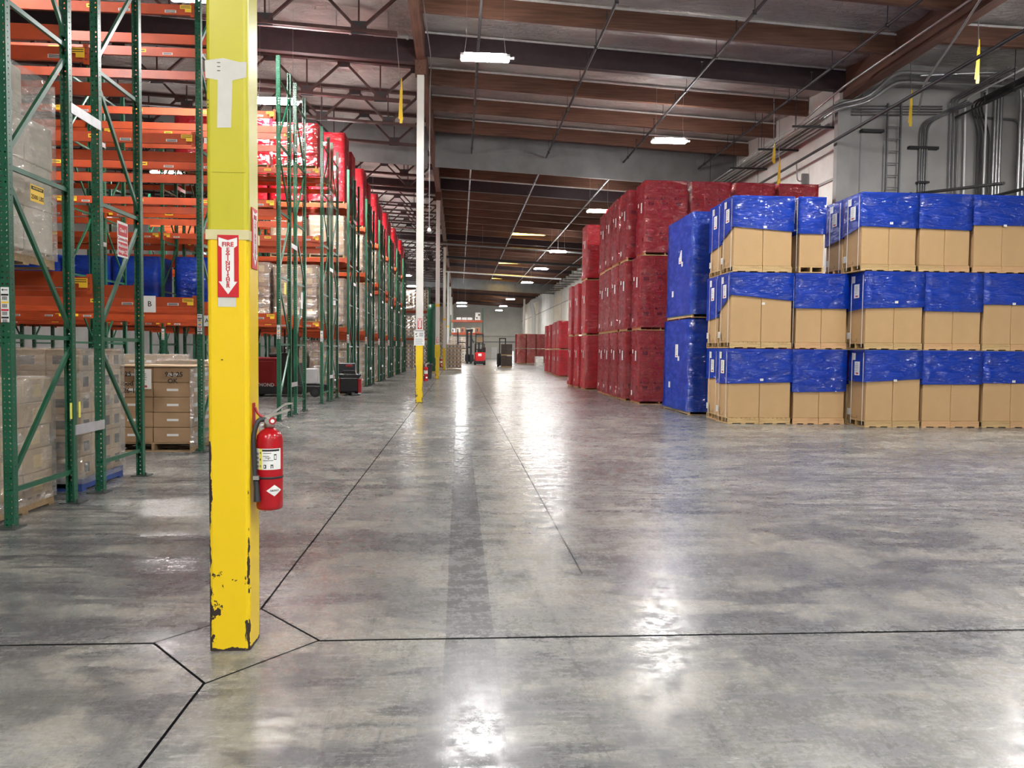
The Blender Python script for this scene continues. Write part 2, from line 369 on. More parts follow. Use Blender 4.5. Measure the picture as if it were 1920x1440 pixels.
# ---------------------------------------------------------------- the building
YE = 145.5
ROOF = lambda x: 10.82-.05*x if x < 11.8 else 10.62-.02*(x-11.8)
YN = [23.0+2.7*n for n in range(-11, 46)]
def building():
    struct('floor', MB().box(-21.5, 26, -14, YE, -.2, 0).mesh('floor', K['floor']))
    # foil-faced insulation, sagging between the purlins
    mb = MB(); ys = []
    for a in YN[:-1]: ys += [(a+2.7*q/8, -.12*math.sin(PI*q/8)) for q in range(8)]
    ys += [(YN[-1], 0), (YE+.2, 0)]; ys = [(-14.2, 0)]+ys; xs = [-21.7]+[-13+.31*q for q in range(80)]+[11.79, 11.82]+[12.2+.4*q for q in range(20)]+[26.2]
    vs = [(x, y, ROOF(x)+s+(.055*mnoise.noise((x*1.9, y*.8, 3))+.03*mnoise.noise((x*4.2, y*2.2, 9)) if s else 0)) for y, s in ys for x in xs]; n = len(xs)
    mb.add(vs, [(i*n+j, i*n+j+1, (i+1)*n+j+1, (i+1)*n+j) for i in range(len(ys)-1) for j in range(n-1)], 0, True)
    struct('ceiling', mb.mesh('ceiling', K['foil']))
    struct('wall_left', MB().box(-21.7, -21.5, -14, YE, 0, 11.9).mesh('wall', K['wall_dull']))
    struct('wall_back', MB().box(-21.5, 26, -14.2, -14, 0, 11.9).mesh('wall', K['wall']))
    struct('wall_end', MB().box(-21.5, 11.75, YE, YE+.2, 0, 11.9).mesh('wall', K['wall_end']))
    struct('wall_outer', MB().box(26, 26.2, -14, 23.3, 0, 11.9).mesh('wall', K['wall']))
    struct('wall_facing', MB().box(11.75, 26, 23.3, 23.5, 0, 10.75).mesh('wall', K['wall_dull']))
    # wall along the lane with a dock door standing open far down
    DY0, DY1, DH = 73.0, 77.2, 3.6
    struct('wall_right', MB().box(11.75, 11.95, 23.5, DY0, 0, 10.3).box(11.75, 11.95, DY1, YE, 0, 10.3).box(11.75, 11.95, DY0, DY1, DH, 10.3).mesh('wall', K['wall']))
    d = struct('door_1', MB().box(11.66, 11.8, DY0-.12, DY0, 0, DH+.12).box(11.66, 11.8, DY1, DY1+.12, 0, DH+.12).box(11.66, 11.8, DY0-.12, DY1+.12, DH, DH+.12).mesh('door_frame', K['white']))
    put('daylight_opening', MB().box(12.0, 12.05, DY0, DY1, 0, DH).mesh('opening', K['daylight']), d)
    n = 0
    for y in [30+7.3*i for i in range(16)]:
        n += 1; struct('trim_%d' % n, MB().box(11.735, 11.76, y-.02, y+.02, 0, 10.2).mesh('joint', K['wall_dull']))
    for x in (12.35, 16.2, 19.9):
        n += 1; struct('trim_%d' % n, MB().box(x-.015, x+.015, 23.285, 23.31, 0, 9.8).mesh('joint', K['ink_grey']))
    n += 1; struct('trim_%d' % n, MB().box(11.5, 11.9, 23.08, 23.3, 0, 9.34).mesh('pilaster', K['wall_dull']))
    n += 1; struct('trim_%d' % n, MB().box(11.69, 11.76, 23.5, YE, 7.05, 7.12).mesh('ledge', K['wall_dull']))
    n += 1; struct('trim_%d' % n, MB().box(-1.2, 11.7, YE-.06, YE, 4.1, 4.3).mesh('band', K['wall_dull']))
    n += 1; struct('trim_%d' % n, MB().box(2.6, 11.7, YE-.1, YE, 3.05, 3.3).mesh('band', K['pipe_dull']))
    d = struct('door_2', MB().box(6.1, 7.15, YE-.08, YE, 0, 2.15).mesh('door', K['whitebox']))
    put('door_handle', MB().box(6.2, 6.3, YE-.14, YE-.08, 1.0, 1.06).mesh('handle', K['pipe_dull']), d)
    # girders on the column line and on the far-side line
    for i in range(-1, 8):
        a = 4.145+18.9*i; b = min(a+18.9, YE)
        struct('girder_beam', MB().box(-1.31, -1.06, max(a, -14), b-.01, 10.03, ROOF(-1.2)-.02).mesh('girder', K['glulam_y']))
    struct('girder_beam', MB().box(11.62, 11.92, -14, 23.05, 9.36, 10.60).mesh('girder', K['glulam_y']))
    # purlins: sloping timbers, a deep dark steel one on every column line
    def sloped(x0, x1, d0, d1, wd, mat):
        mb = MB(); mb.prism([(x0, ROOF(x0)-d0), (x1, ROOF(x1)-d0), (x1, ROOF(x1)-d1), (x0, ROOF(x0)-d1)], -wd/2, wd/2, 1, 0)
        mb.prism([(x0, ROOF(x0)-d1), (x1, ROOF(x1)-d1), (x1, ROOF(x1)-d1+.05), (x0, ROOF(x0)-d1+.05)], -wd/2-.03, wd/2+.03, 1, 1)
        return mb.mesh('purlin', [mat, K['nailer']])
    P1 = sloped(-1.06, 11.72, .60, .12, .14, K['glulam']); PD = sloped(-1.06, 11.6, .68, .10, .22, K['darkbeam'])
    P3 = sloped(11.92, 26, .60, .12, .14, K['glulam'])
    PL = sloped(-21.5, -1.31, .95, .30, .22, K['darkbeam'])
    # roof trusses across the rack bay
    x0, x1 = -21.3, -1.35; B = lambda x: 9.6-.05*x; T = lambda x: 10.74-.05*x
    ch = MB(); gs = MB(); wb = MB()
    for s in (-.05, .05):
        ch.bar((x0, s, B(x0)), (x1-.3, s, B(x1-.3)), .07, .09); ch.bar((x0, s, T(x0)), (x1, s, T(x1)), .07, .09)
    xs = [-1.45-1.18*i for i in range(17)]
    for i, x in enumerate(xs):
        top = i % 2 == 0; z = T(x) if top else B(x)
        gs.box(x-.20, x+.20, -.022, .022, z-(.20 if top else .08), z+(.06 if top else .24))
        if i+1 < len(xs):
            xb = xs[i+1]; zb = B(xb) if top else T(xb); wb.bar((x, 0, z), (xb, 0, zb), .07, .08, up=(0, 1, 0))
        if not top: wb.bar((x, 0, z), (x, 0, T(x)), .04, .04)
    chm, gsm, wbm = ch.mesh('chord', K['truss']), gs.mesh('gusset', K['gusset']), wb.mesh('web', K['truss'])
    for i, y in enumerate(YN):
        if (i-11) % 7 == 0:
            struct('roof_beam', PD, (0, y, 0)); struct('roof_beam', PL, (0, y, 0))
        else:
            struct('roof_beam', P1, (0, y, 0))
            t = struct('truss_beam', chm, (0, y, 0)); put('web_member', wbm, t); put('gusset_plate', gsm, t)
        if y < 22.5: struct('roof_beam', P3, (0, y, 0))
    # draft curtains of sheet metal
    for y in (32.3, 95.0):
        for a, b in ((-21.4, -1.35), (-1.05, 11.7)):
            mb = MB(); z = lambda x: 9.12-.045*x
            mb.prism([(a, z(a)), (b, z(b)), (b, ROOF(b)-.02), (a, ROOF(a)-.02)], y-.02, y+.02, 1)
            xx = a+1.2
            while xx < b:
                mb.box(xx-.006, xx+.006, y-.028, y-.018, z(xx)+.02, ROOF(xx)-.2); xx += 1.22
            mb.bar((a, y, z(a)), (b, y, z(b)), .07, .05)
            struct('trim_%d' % (n+1), mb.mesh('draft_curtain', K['sheet'])); n += 1
building()

# ---------------------------------------------------------------- lamps and skylights
def lamps():
    body = MB(); body.prism([(-.16, 0), (.16, 0), (.11, .07), (-.11, .07)], -.59, .59, 0)
    body.box(-.12, .12, -.05, .05, .07, .11)
    bm_ = body.mesh('lamp_housing', K['white'])
    lens = MB().bbox(-.575, .575, -.145, .145, -.04, -.002, .012).mesh('lamp_lens', K['lamp'])
    cap = MB().tube([(.59, 0, .02), (.66, 0, .02)], .025, 8).lathe([(.0, 0), (.03, .0), (.03, .05), (0, .05)], 8, 0, (.68, 0, 0)).mesh('sensor', K['white'])
    up = MB().box(-.5, .5, -.12, -.07, .072, .076).box(-.5, .5, .07, .12, .072, .076).mesh('added_uplight', K['uplight'])  # glowing strips added on top of the housing to brighten the ceiling
    def wire(L):
        return MB().tube([(-.5, 0, .07), (-.45, 0, .5), (-.45, 0, L)], .004, 5).tube([(.5, 0, .07), (.45, 0, .5), (.45, 0, L)], .004, 5).mesh('wire', K['pipe_grey'])
    sets = [
     (.57, 8.6, [-9.0, -2.0, 18.8], 'over the open lane', 'lane lamps'),
     (6.93, 8.6, [-7.5, 1.5, 12.8, 25.5, 38.5, 54.4, 66.0, 79.5, 105.5, 122.3, 135.5], 'over the stacked goods', 'lamps above the stacked goods'),
     (13.6, 8.5, [-4, 6.0, 16.5], 'over the conduit bay', 'added lamps of the conduit bay'),  # no lamp of this row is in view, all added for light
     (.25, 7.2, [92.5, 99.2], 'hung low near the distant rack', 'low lamps near the distant rack'),
     (-5.1, 8.4, [-5.0, 15.7, 22.0, 26.2, 31.3, 36.5, 41.7, 46.8, 52.0, 60.0, 72.0, 84.0, 112.0], 'over the rack aisles', 'rack aisle lamps'),
     (-7.6, 8.4, [10.7], 'over the first rack aisle', 'first aisle lamp'),
     (-11.5, 8.4, [31.3, 46.8], 'deep in the rack aisles', 'deep rack aisle lamps')]
    for x, z, ys, where, grp in sets:
        L = ROOF(x)-z; wm = wire(L)
        seen = 0
        for i, y in enumerate(ys):
            out = y < (z-EYE)*2.2; seen += not out  # lamps out of view are added to light the column and load fronts
            t = thing('strip_lamp', ('white LED strip lamp %s, added out of view, %s of these' % (where, ORD[i])) if out else 'white LED strip lamp %s, %s seen counting down the hall' % (where, ORD[seen-1]), 'lamp', (x, y, z), 0, grp)
            put('lamp_housing', bm_, t); put('lamp_lens', lens, t); put('added_uplight', up, t); put('hanging_wire', wm, t); put('occupancy_sensor', cap, t)
    for i, y in enumerate((56.75, 75.65, 91.85, 118.85, 132.35)):
        t = thing('skylight', 'yellowed roof skylight, the %s one counted down the long lane' % ORD[i], 'skylight', (5.05, y, ROOF(5.05)-.18), 0, 'roof skylights')
        put('skylight_dome', MB().bbox(-1.2, 1.2, -.62, .62, -.2, -.17, .02).mesh('dome', K['skylight']), t, label='glowing yellow dome')
        put('curb', MB().box(-1.3, -1.2, -.7, .7, -.24, -.02).box(1.2, 1.3, -.7, .7, -.24, -.02).box(-1.2, 1.2, -.7, -.62, -.24, -.02).box(-1.2, 1.2, .62, .7, -.24, -.02).mesh('curb', K['white']), t)
lamps()

# ---------------------------------------------------------------- pipes and conduit
def sprinklers():
    for i, (x, z) in enumerate(((.45, 9.7), (3.55, 9.62), (6.8, 9.5), (10.0, 9.32), (15.2, 8.9), (19.5, 8.8))):
        for k, (a, b) in enumerate(((-8, 32.1 if x < 11.7 else 23.0), (32.6, 94.5))):
            if k and x > 11: continue
            t = thing('sprinkler_pipe', '%s sprinkler pipe %s the draft curtain, %s out from the column line' % ('black' if not k else 'grey', 'before' if not k else 'beyond', ORD[i]), 'pipe', (x, a, z), 0, 'overhead sprinkler pipes')
            put('pipe', MB().tube([(0, 0, 0), (0, b-a, 0)], .038, 8).mesh('pipe', K['pipe_black'] if not k else K['pipe_dull']), t)  # black pipe beyond the curtain: its lit look is put into a grey colour
            y = (YN[0]-a) % 2.7+.2
            hm = MB().bar((0, 0, .03), (0, 0, ROOF(x)-z-.15), .014, .014).box(-.045, .045, -.02, .02, -.05, .05).mesh('hanger', K['pipe_black'])
            sm = MB().tube([(0, 0, .03), (0, 0, .30)], .014, 6).box(-.03, .03, -.03, .03, .30, .315).mesh('head', K['pipe_black'])
            while y < b-a-.2:
                put('hanger_rod', hm, t, (0, y, 0)); put('sprinkler_head', sm, t, (0, y+1.2, 0)); y += 2.7
    for j, (y, z, mat, nm) in enumerate(((55, 9.0, 'pipe_dull', 'grey'), (64, 9.15, 'pipe_black', 'black'), (76, 9.15, 'white', 'white'))):
        t = thing('cross_pipe', '%s pipe crossing the lane under the roof, %s beyond the draft curtain' % (nm, ORD[j]), 'pipe', (0, y, z))
        put('pipe', MB().tube([(-1.4, 0, .1), (10.05, 0, -.44)], .07 if j != 1 else .11, 10).mesh('pipe', K[mat]), t)
        [put('hanger_rod', MB().bar((q, 0, -.04*q), (q, 0, 1.4), .02, .02).mesh('rod', K['pipe_dull']), t) for q in (1.6, 7)]
sprinklers()

def bend(pts, r=.3, n=5):
    """Round the corners of a polyline."""
    pts = [Vector(p) for p in pts]; out = [pts[0]]
    for a, b, c in zip(pts, pts[1:], pts[2:]):
        d = min(r, (a-b).length*.49, (c-b).length*.49); p, q = b+(a-b).normalized()*d, b+(c-b).normalized()*d
        for k in range(n+1):
            t = k/n; out.append(p*(1-t)**2+b*2*t*(1-t)+q*t*t)
    return out+[pts[-1]]

def conduits():
    t = thing('conduit_rack', 'long trapeze rack of parallel grey conduits high along the white wall', 'conduit', (0, 0, 0))
    y = 23.6
    while y < 92:
        put('trapeze_bar', MB().box(10.3, 11.74, y-.03, y+.03, 8.62, 8.68).mesh('bar', K['pipe_black']), t)
        put('hanger_rod', MB().bar((10.42, y, 8.68), (10.42, y, 10.1), .016, .016).bar((11.6, y, 8.68), (11.6, y, 10.0), .016, .016).mesh('rod', K['pipe_black']), t); y += 2.75
    for i, x in enumerate((10.5, 10.68, 10.86, 11.04, 11.24, 11.46)):
        r = .022 if i < 4 else .05
        put('conduit', MB().tube([(x, 22.9 if i < 4 else 23.6, 8.68+r), (x, 95, 8.68+r)], r, 8).mesh('conduit', K['pipe_grey']), t)
    t = thing('wall_pipe', 'black sprinkler main with drops running along the white wall below the conduit rack', 'pipe', (11.3, 0, 7.75))
    put('pipe', MB().tube([(0, 8, .45), (0, 60, -.1)], .045, 8).mesh('pipe', K['pipe_black']), t)
    for k, y in enumerate((25.5, 29, 33.5, 38.5)):
        put('pipe_drop', MB().tube(bend([(0, y, .25), (.05, y, -.35), (.38, y, -.35)], .1), .022, 6).box(.2, .40, y-.05, y+.05, -.75, -.1).mesh('drop', K['pipe_dull']), t)
    def run(label, paths, rad, mat='pipe_grey', grp='conduit runs on the grey wall', clamp=None):
        t = thing('conduit_run', label, 'conduit', (0, 0, 0), 0, grp)
        for p in paths: put('conduit', MB().tube(bend(p), rad, 8).mesh('conduit', K[mat]), t)
        for c in clamp or []: put('clamp_bar', MB().box(*c).mesh('clamp', K['pipe_black']), t)
    Y = 23.2
    run('four slim parallel conduits dropping close together just beside the wall ladder', [[(15.0+.075*i, 22.2, 9.15-.03*i), (14.9+.07*i, Y, 9.1), (14.21+.075*i, Y, 8.75), (14.21+.075*i, Y, 2)] for i in range(4)], .024, 'pipe_dull', clamp=[(13.85, 14.8, 23.15, 23.29, 7.96, 8.04), (14.15, 14.5, 23.1, 23.29, 6.9, 6.96)])
    run('three conduits bending down from the overhead bundle beside the four slim ones', [[(15.0+.12*i, 20.5, 9.50), (15.08+.12*i, Y-.05, 9.45), (15.14+.12*i, Y-.05, 9.1), (15.22+.11*i, Y-.05, 2)] for i in range(3)], .026, 'pipe_dull')
    run('single bright conduit between the bundles, dropping straight down the grey wall', [[(15.5, 20.0, 9.52), (15.55, Y-.1, 9.50), (15.58, Y-.1, 8.7), (15.67, Y-.1, 2)]], .03, 'white')
    run('four dark conduits slanting outward before dropping down the grey wall', [[(15.75+.1*i, 20.5, 9.40), (15.72+.1*i, Y-.1, 9.36), (15.98+.13*i, Y-.1, 8.5), (16.03+.13*i, Y-.1, 2)] for i in range(4)], .026, 'pipe_black')
    run('thin white conduit crossing in front of the dark slanting conduits', [[(16.1, Y-.3, 10.3), (16.12, Y-.3, 2)]], .03, 'white')
    run('thick shiny pipe with two thinner ones, the widest vertical bundle on the wall', [[(16.72, Y-.12, 10.3), (16.72, Y-.12, 2)], [(16.52, Y-.12, 10.3), (16.52, Y-.12, 2)], [(16.62, Y-.12, 10.3), (16.62, Y-.12, 2)]], .045)
    run('white conduit turned down from a level run beyond the thick shiny pipe', [[(15.2, Y-.45, 10.08), (17.08, Y-.45, 10.06), (17.09, Y-.45, 2)]], .032, 'white')
    run('pair of dark conduits at the far end of the grey wall', [[(15.9, Y, 9.0), (17.36, Y, 8.95), (17.42, Y, 8.6), (17.42, Y, 2)], [(17.55, Y, 9.2), (17.55, Y, 2)]], .03, 'pipe_dull')
    run('two fat pipes sweeping from the trapeze rack across the top of the grey wall', [[(10.9+.25*i, 60, 8.78), (10.9+.25*i, 23.7, 8.8), (11.35, 22.8, 9.12-.14*i), (12.05, 22.45, 9.2-.14*i), (12.9, 22.4, 9.98-.28*i), (16.7, 22.4, 9.97-.28*i), (16.84+.13*i, 22.4, 9.5-.1*i), (16.86+.13*i, 22.4, 2)] for i in range(2)], .055, grp='overhead conduit runs')
    run('bright conduits following the timber girder then slanting down to the grey wall', [[(11.25, -8, 9.42), (11.25, 16.2, 9.40), (11.6, 17.4, 9.2), (12.6, 20.5, 8.95), (13.4, 22.0, 8.72)], [(11.1, -8, 9.38), (11.1, 21.8, 9.36), (10.76, 22.9, 9.0), (10.77, 24.2, 8.85)]], .03, 'pipe_grey', grp='overhead conduit runs')
    run('level bright conduit running out past the fat pipes under the roof', [[(13.4, 22.0, 9.75), (15.2, 21.4, 9.7), (21, 20.6, 9.5)]], .035, 'pipe_grey', grp='overhead conduit runs')
    run('slim bundle of horizontal conduits crossing behind the wall ladder', [[(12.0, Y+.02, 8.95+.09*i), (14.9, Y+.02, 9.05+.08*i)] for i in range(4)], .02, 'pipe_dull', grp='overhead conduit runs', clamp=[(12.3, 13.0, 23.1, 23.29, 8.42, 8.5)])
    t = thing('wall_ladder', 'narrow steel ladder fixed to the grey concrete wall', 'ladder', (0, 0, 0))
    for x in (13.1, 13.52): put('rail', MB().box(x-.02, x+.02, 23.08, 23.16, 2, 9.3).mesh('rail', K['pipe_dull']), t)
    for i in range(19): put('rung', MB().tube([(13.1, 23.12, 2.3+.37*i), (13.52, 23.12, 2.3+.37*i)], .015, 6).mesh('rung', K['pipe_dull']), t)
    for j, (x, a, za, b, zb) in enumerate(((13.9, 23.2, 6.55, 19.0, 6.0), (15.80, 23.2, 6.35, 17.0, 6.15))):
        t = thing('brace_pipe', 'black pipe running out from the grey wall over the blue loads, %s one' % ('higher' if j == 0 else 'lower'), 'pipe', (x, b, zb))
        put('pipe', MB().tube([(0, 0, 0), (0, a-b, za-zb)], .045, 8).mesh('pipe', K['pipe_black']), t)
        put('flange', MB().tube([(0, a-b-.12, za-zb), (0, a-b+.05, za-zb)], .058, 10).mesh('flange', K['pipe_black']), t)
    tape = MB(); tape.add([(-.035, 0, 0), (.035, 0, 0), (.045, .01, .25), (-.01, .02, .25), (.03, .0, .55), (.01, 0, .55), (-.05, .01, -.35), (.06, .02, -.38)], [(0, 1, 2, 3), (3, 2, 4, 5), (0, 6, 7, 1)]); tape = tape.box(-.02, .045, .005, .012, -.45, .3).mesh('tape', K['tag'])
    spots = [((13.15, 22.0, 8.75), 'hanging before the wall ladder', 1), ((12.4, 18.0, 8.6), 'hanging under the roof beside the timber girder', 1), ((11.0, 26.2, 7.75), 'hanging from the wall pipe above the red loads', 1), ((10.1, 24.5, 8.0), 'dangling high at the corner of the white wall', .6), ((-1.72, 22.4, 8.6), 'striped, hanging on a rod just before the second column', 1.2)]
    for p, s, k in spots:
        t = thing('hanging_tag', 'yellow warning tape %s' % s, 'tape', p); o = put('tape', tape, t); o.scale = (1.2, 1, k*1.05)
        put('rod', MB().tube([(0, 0, .4*k), (-.05 if p[0] > 0 else -.16, 0, ROOF(p[0])-p[2]-.1)], .012, 5).mesh('rod', K['pipe_grey']), t)
    t = thing('column_conduit', 'thin loose conduit snaking up beside the girder above the second column', 'conduit', (-.92, 23.2, 0))
    put('conduit', MB().tube(bend([(0, 0, 5.2), (0, 0, 9.3), (.06, -.6, 9.9), (-.03, -4, 10.12), (.06, -8, 10.15)], .4), .014, 6).mesh('conduit', K['pipe_dull']), t)
    put('pull_handle', MB().lathe([(0, -.07), (.05, -.05), (.06, 0), (.03, .06), (0, .07)], 10, 0, (0, 0, 5.15)).mesh('handle', K['white']), t)
conduits()

t = thing('vent_duct', 'silver round duct lying along the roof trusses before the second column', 'duct', (-5.6, 21.6, 10.35))
for a, b in ((0, 2.6), (3.2, 4.15)): put('duct_section', MB().tube([(a, 0, -.05*a), (b, 0, -.05*b)], .06, 10).tube([(b-.06, 0, -.05*b), (b, 0, -.05*b)], .075, 10).mesh('duct', K['pipe_grey']), t)
for a in (.4, 2.2, 3.6): put('hanger_strap', MB().box(a-.015, a+.015, -.004, .004, 0, .72).mesh('strap', K['pipe_grey']), t)
# ---------------------------------------------------------------- columns, signs, extinguishers
def arrow_sign(w, h, full=True):
    """Red plate, white arrow, red lettering; x-z plane facing -y, centred."""
    base = MB().bbox(-w/2, w/2, -.002, .002, -h/2, h/2, .0008).mesh('sign_plate', K['sign_red'])
    a, b, s = w*.44, w*.29, h
    pts = [(-a, .46*s), (0, .415*s), (a, .46*s), (a, .33*s), (b, .29*s), (b, -.25*s), (a, -.25*s), (0, -.455*s), (-a, -.25*s), (-b, -.25*s), (-b, .29*s), (-a, .33*s)]
    arr = MB(); vs = [(x, -.0032, z) for x, z in pts]
    arr.add(vs, [(0, 1, 10, 11), (1, 2, 3, 4), (1, 4, 5, 9), (1, 9, 10), (6, 7, 5), (5, 7, 9), (9, 7, 8)])
    return base, arr.mesh('sign_arrow', K['sign_white'])
def put_sign(parent, name, loc, rz, w, h, letters=True):
    base, arr = arrow_sign(w, h)
    o = put(name, base, parent, loc, rz, 'red and white fire extinguisher arrow sign'); put('arrow', arr, o)
    if letters:
        put('lettering', text('FIRE', w*.30, K['red_ink'], w*.008), o, (0, -.0042, h*.345))
        for i, c in enumerate('EXTINGUISHER'):
            put('lettering', text(c, w*.235, K['red_ink'], w*.006, width=1.25), o, (0, -.0042, h*.265-i*h*.0535))
    return o
def tube_column(h, half=.105, r=.022):
    pts = []
    for cx, cy, a0 in ((1, 1, 0), (-1, 1, 90), (-1, -1, 180), (1, -1, 270)):
        for k in range(4):
            a = math.radians(a0+30*k); pts.append((cx*(half-r)+r*math.cos(a), cy*(half-r)+r*math.sin(a)))
    return MB().prism(pts, 0, h, 2)
def columns():
    X0 = -1.185
    near = tube_column(10.03).mesh('column_shaft', K['col_near']); far = tube_column(10.03).mesh('column_shaft', K['col_far'])
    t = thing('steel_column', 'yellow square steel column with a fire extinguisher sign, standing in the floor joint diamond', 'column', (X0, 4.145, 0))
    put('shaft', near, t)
    T = MB(); f = -.1062
    T.add([(x-X0, f, z) for x, z in ((-1.288, 2.944), (-1.292, 3.03), (-1.20, 3.045), (-1.12, 3.028), (-1.085, 3.03), (-1.088, 2.952), (-1.155, 2.935), (-1.163, 2.70), (-1.232, 2.697), (-1.228, 2.935))], [(0, 1, 2, 9), (2, 3, 6, 9), (3, 4, 5, 6), (6, 7, 8, 9)])
    put('paint_patch', T.mesh('T_patch', K['patch']), t, label='bare grey-white T where an old sign was removed')
    put('masking_tape', MB().box(-.108, .108, -.108, .108, 2.135, 2.185).mesh('tape', K['tape']), t)
    put('bare_patch', MB().box(-.048, .042, -.1065, -.1055, 1.793, 1.842).mesh('bare', K['patch']), t)
    put_sign(t, 'extinguisher_sign', (.004, -.1085, 2.0), 0, .106, .316)
    put_sign(t, 'extinguisher_sign', (.1085, 0, 2.155), PI/2, .106, .316)
    screws = MB()
    for z in (2.83, 2.81, 2.795): screws.box(-.095, -.089, -.1075, -.105, z, z+.005)
    for z in (3.02, 3.0, 2.98): screws.box(-.045, -.03, -.1075, -.1055, z, z+.003)
    screws.lathe([(0, 0), (.005, .0), (.005, .004), (0, .004)], 8, 0, (-.03, -.106, 1.52))
    put('screw_hole', screws.mesh('holes', K['ink']), t)
    put('weld_plate', MB().box(-.075, .09, -.1075, -.105, 2.475, 2.51).mesh('plate', K['col_near']), t)
    for i in range(1, 8):
        y = 4.145+18.9*i
        t = thing('steel_column', 'white square steel column with yellow foot, %s in line down the lane' % ORD[i], 'column', (X0, y, 0), 0, 'white columns down the lane')
        put('shaft', far, t)
        put('cap_bracket', MB().box(-.16, .16, -.16, .16, 9.6, 10.03).mesh('bracket', K['glulam_y']), t)
        if i == 1:
            put_sign(t, 'extinguisher_sign', (.015, -.108, 2.345), 0, .125, .31)
            o = put('safety_notice', MB().bbox(-.15, .15, -.112, -.106, 1.94, 2.155, .002).mesh('notice', K['sign_white']), t); ink = MB(); rnd = random.Random(3)
            ink.box(-.13, .13, -.1135, -.112, 2.125, 2.14); ink.lathe([(0, 0), (.03, 0), (.03, .01)], 10, 0, (-.07, -.113, 2.06))
            for k in range(4): ink.box(-.005, .12, -.1135, -.112, 1.97+.032*k, 1.982+.032*k)
            ink.box(-.10, -.04, -.1135, -.112, 1.965, 1.985); ink.box(-.115, -.07, -.1135, -.112, 2.02, 2.05)
            put('print', ink.mesh('print', K['ink']), o)
            o = put('rules_notice', MB().bbox(-.155, .155, -.112, -.106, 1.70, 1.93, .002).mesh('notice', K['sign_white']), t); ink = MB()
            for k in range(6): ink.box(-.12+.01*(k % 2), .12-.02*(k % 3), -.1135, -.112, 1.73+.033*k, 1.740+.033*k)
            put('print', ink.mesh('print', K['ink_grey']), o)
        if i in (2, 4): put_sign(t, 'extinguisher_sign', (.0, -.108, 2.1), 0, .11, .3, False)
        if i == 2: put('rubber_guard', MB().box(-.13, .13, -.125, -.106, 1.15, 1.85).box(.106, .15, -.12, .12, 1.27, 1.8).mesh('guard', K['yellow']), t)
        if i >= 2: put('orange_band', MB().box(-.108, .108, -.108, .108, 3.9, 4.05).mesh('band', K['sticker_y']), t)
    def extinguisher(loc, rz, label, detail):
        t = thing('fire_extinguisher', label, 'fire extinguisher', loc, rz)
        put('cylinder', MB().lathe([(0, 0), (.060, 0), (.066, .006), (.068, .02), (.068, .36), (.064, .39), (.048, .412), (.026, .424), (.024, .44), (0, .44)], 28).mesh('cylinder', K['ext_red']), t)
        put('valve', MB().lathe([(.0, .43), (.028, .43), (.028, .46), (.020, .465), (.020, .49), (0, .49)], 14).tube([(0, 0, .468), (.0, -.045, .468)], .016, 10).box(-.02, .02, -.02, .02, .46, .495).mesh('valve', K['steel']), t)
        put('handle', MB().bar((-.035, 0, .478), (.105, 0, .525), .030, .012).bar((.0, 0, .495), (.085, 0, .555), .026, .010).bar((.085, 0, .555), (.12, 0, .558), .016, .008).bar((.05, -.02, .455), (.11, -.04, .43), .01, .004).mesh('handle', K['steel']), t)
        g = MB().tube([(.02, -.02, .468), (.026, -.046, .468)], .019, 14).mesh('gauge', K['truck_red']); o = put('pressure_gauge', g, t)
        put('dial', MB().tube([(.0262, -.0468, .468), (.0265, -.048, .468)], .010, 14).mesh('dial', K['sign_white']), o)
        put('hose', MB().tube(bend([(-.01, -.01, .474), (-.05, -.03, .475), (-.072, -.045, .40), (-.066, -.055, .25), (-.052, -.064, .11)], .05), .0125, 10).tube([(-.052, -.065, .155), (-.05, -.067, .09), (-.048, -.068, .05)], [.012, .016, .019], 10).mesh('hose', K['dark']), t)
        put('clip', MB().box(-.066, -.036, -.082, -.06, .165, .185).mesh('clip', K['steel']), t)
        lab = MB(); r = .0687
        def arc(a0, a1, z0, z1, mi, rr=r):
            n = 10; vs = [(rr*math.sin(a0+(a1-a0)*k/n), -rr*math.cos(a0+(a1-a0)*k/n), z) for z in (z0, z1) for k in range(n+1)]
            lab.add(vs, [(k, k+1, n+2+k, n+1+k) for k in range(n)], mi, True)
        arc(-1.6, -.62, .215, .325, 3); arc(-.62, -.36, .215, .325, 1); arc(-.36, 1.15, .215, .325, 0)
        arc(-.34, 1.0, .311, .321, 2, r+.0004)
        for k in range(4): arc(-1.1, -.66, .225+.022*k, .237+.022*k, 4, r+.0004)
        for a, b, z in ((-.26, .35, .300), (-.26, .2, .284), (-.1, .3, .276), (-.26, .5, .262)): arc(a, b, z, z+.003, 2, r+.0004)
        arc(-.22, -.02, .222, .242, 2, r+.0004); arc(-.18, -.10, .226, .238, 0, r+.0008); arc(.3, .5, .222, .242, 2, r+.0004); arc(.36, .44, .222, .236, 0, r+.0008)
        arc(.55, .75, .266, .296, 2, r+.0004); arc(.59, .71, .27, .29, 0, r+.0008); arc(.1, .2, .270, .274, 2, r+.0004)
        put('instruction_label', lab.mesh('label', [K['sign_white'], K['label_yellow'], K['ink'], K['label_cream'], K['ink_grey']]), t)
        put('strap', MB().lathe([(.0688, .165), (.0705, .166), (.0705, .176), (.0688, .177)], 28).mesh('strap', K['black']), t)
        d = MB(); n = 10
        pts = [(-.02+1.2*k/n, .030*(1-abs(2*k/n-1))) for k in range(n+1)]
        vs = [((r+.0004)*math.sin(a), -(r+.0004)*math.cos(a), .105+h) for a, h in pts]+[((r+.0004)*math.sin(a), -(r+.0004)*math.cos(a), .105-h) for a, h in pts]
        d.add(vs, [(k, k+1, n+2+k, n+1+k) for k in range(n)], 0, True); o = put('diamond_emblem', d.mesh('emblem', K['sign_white']), t)
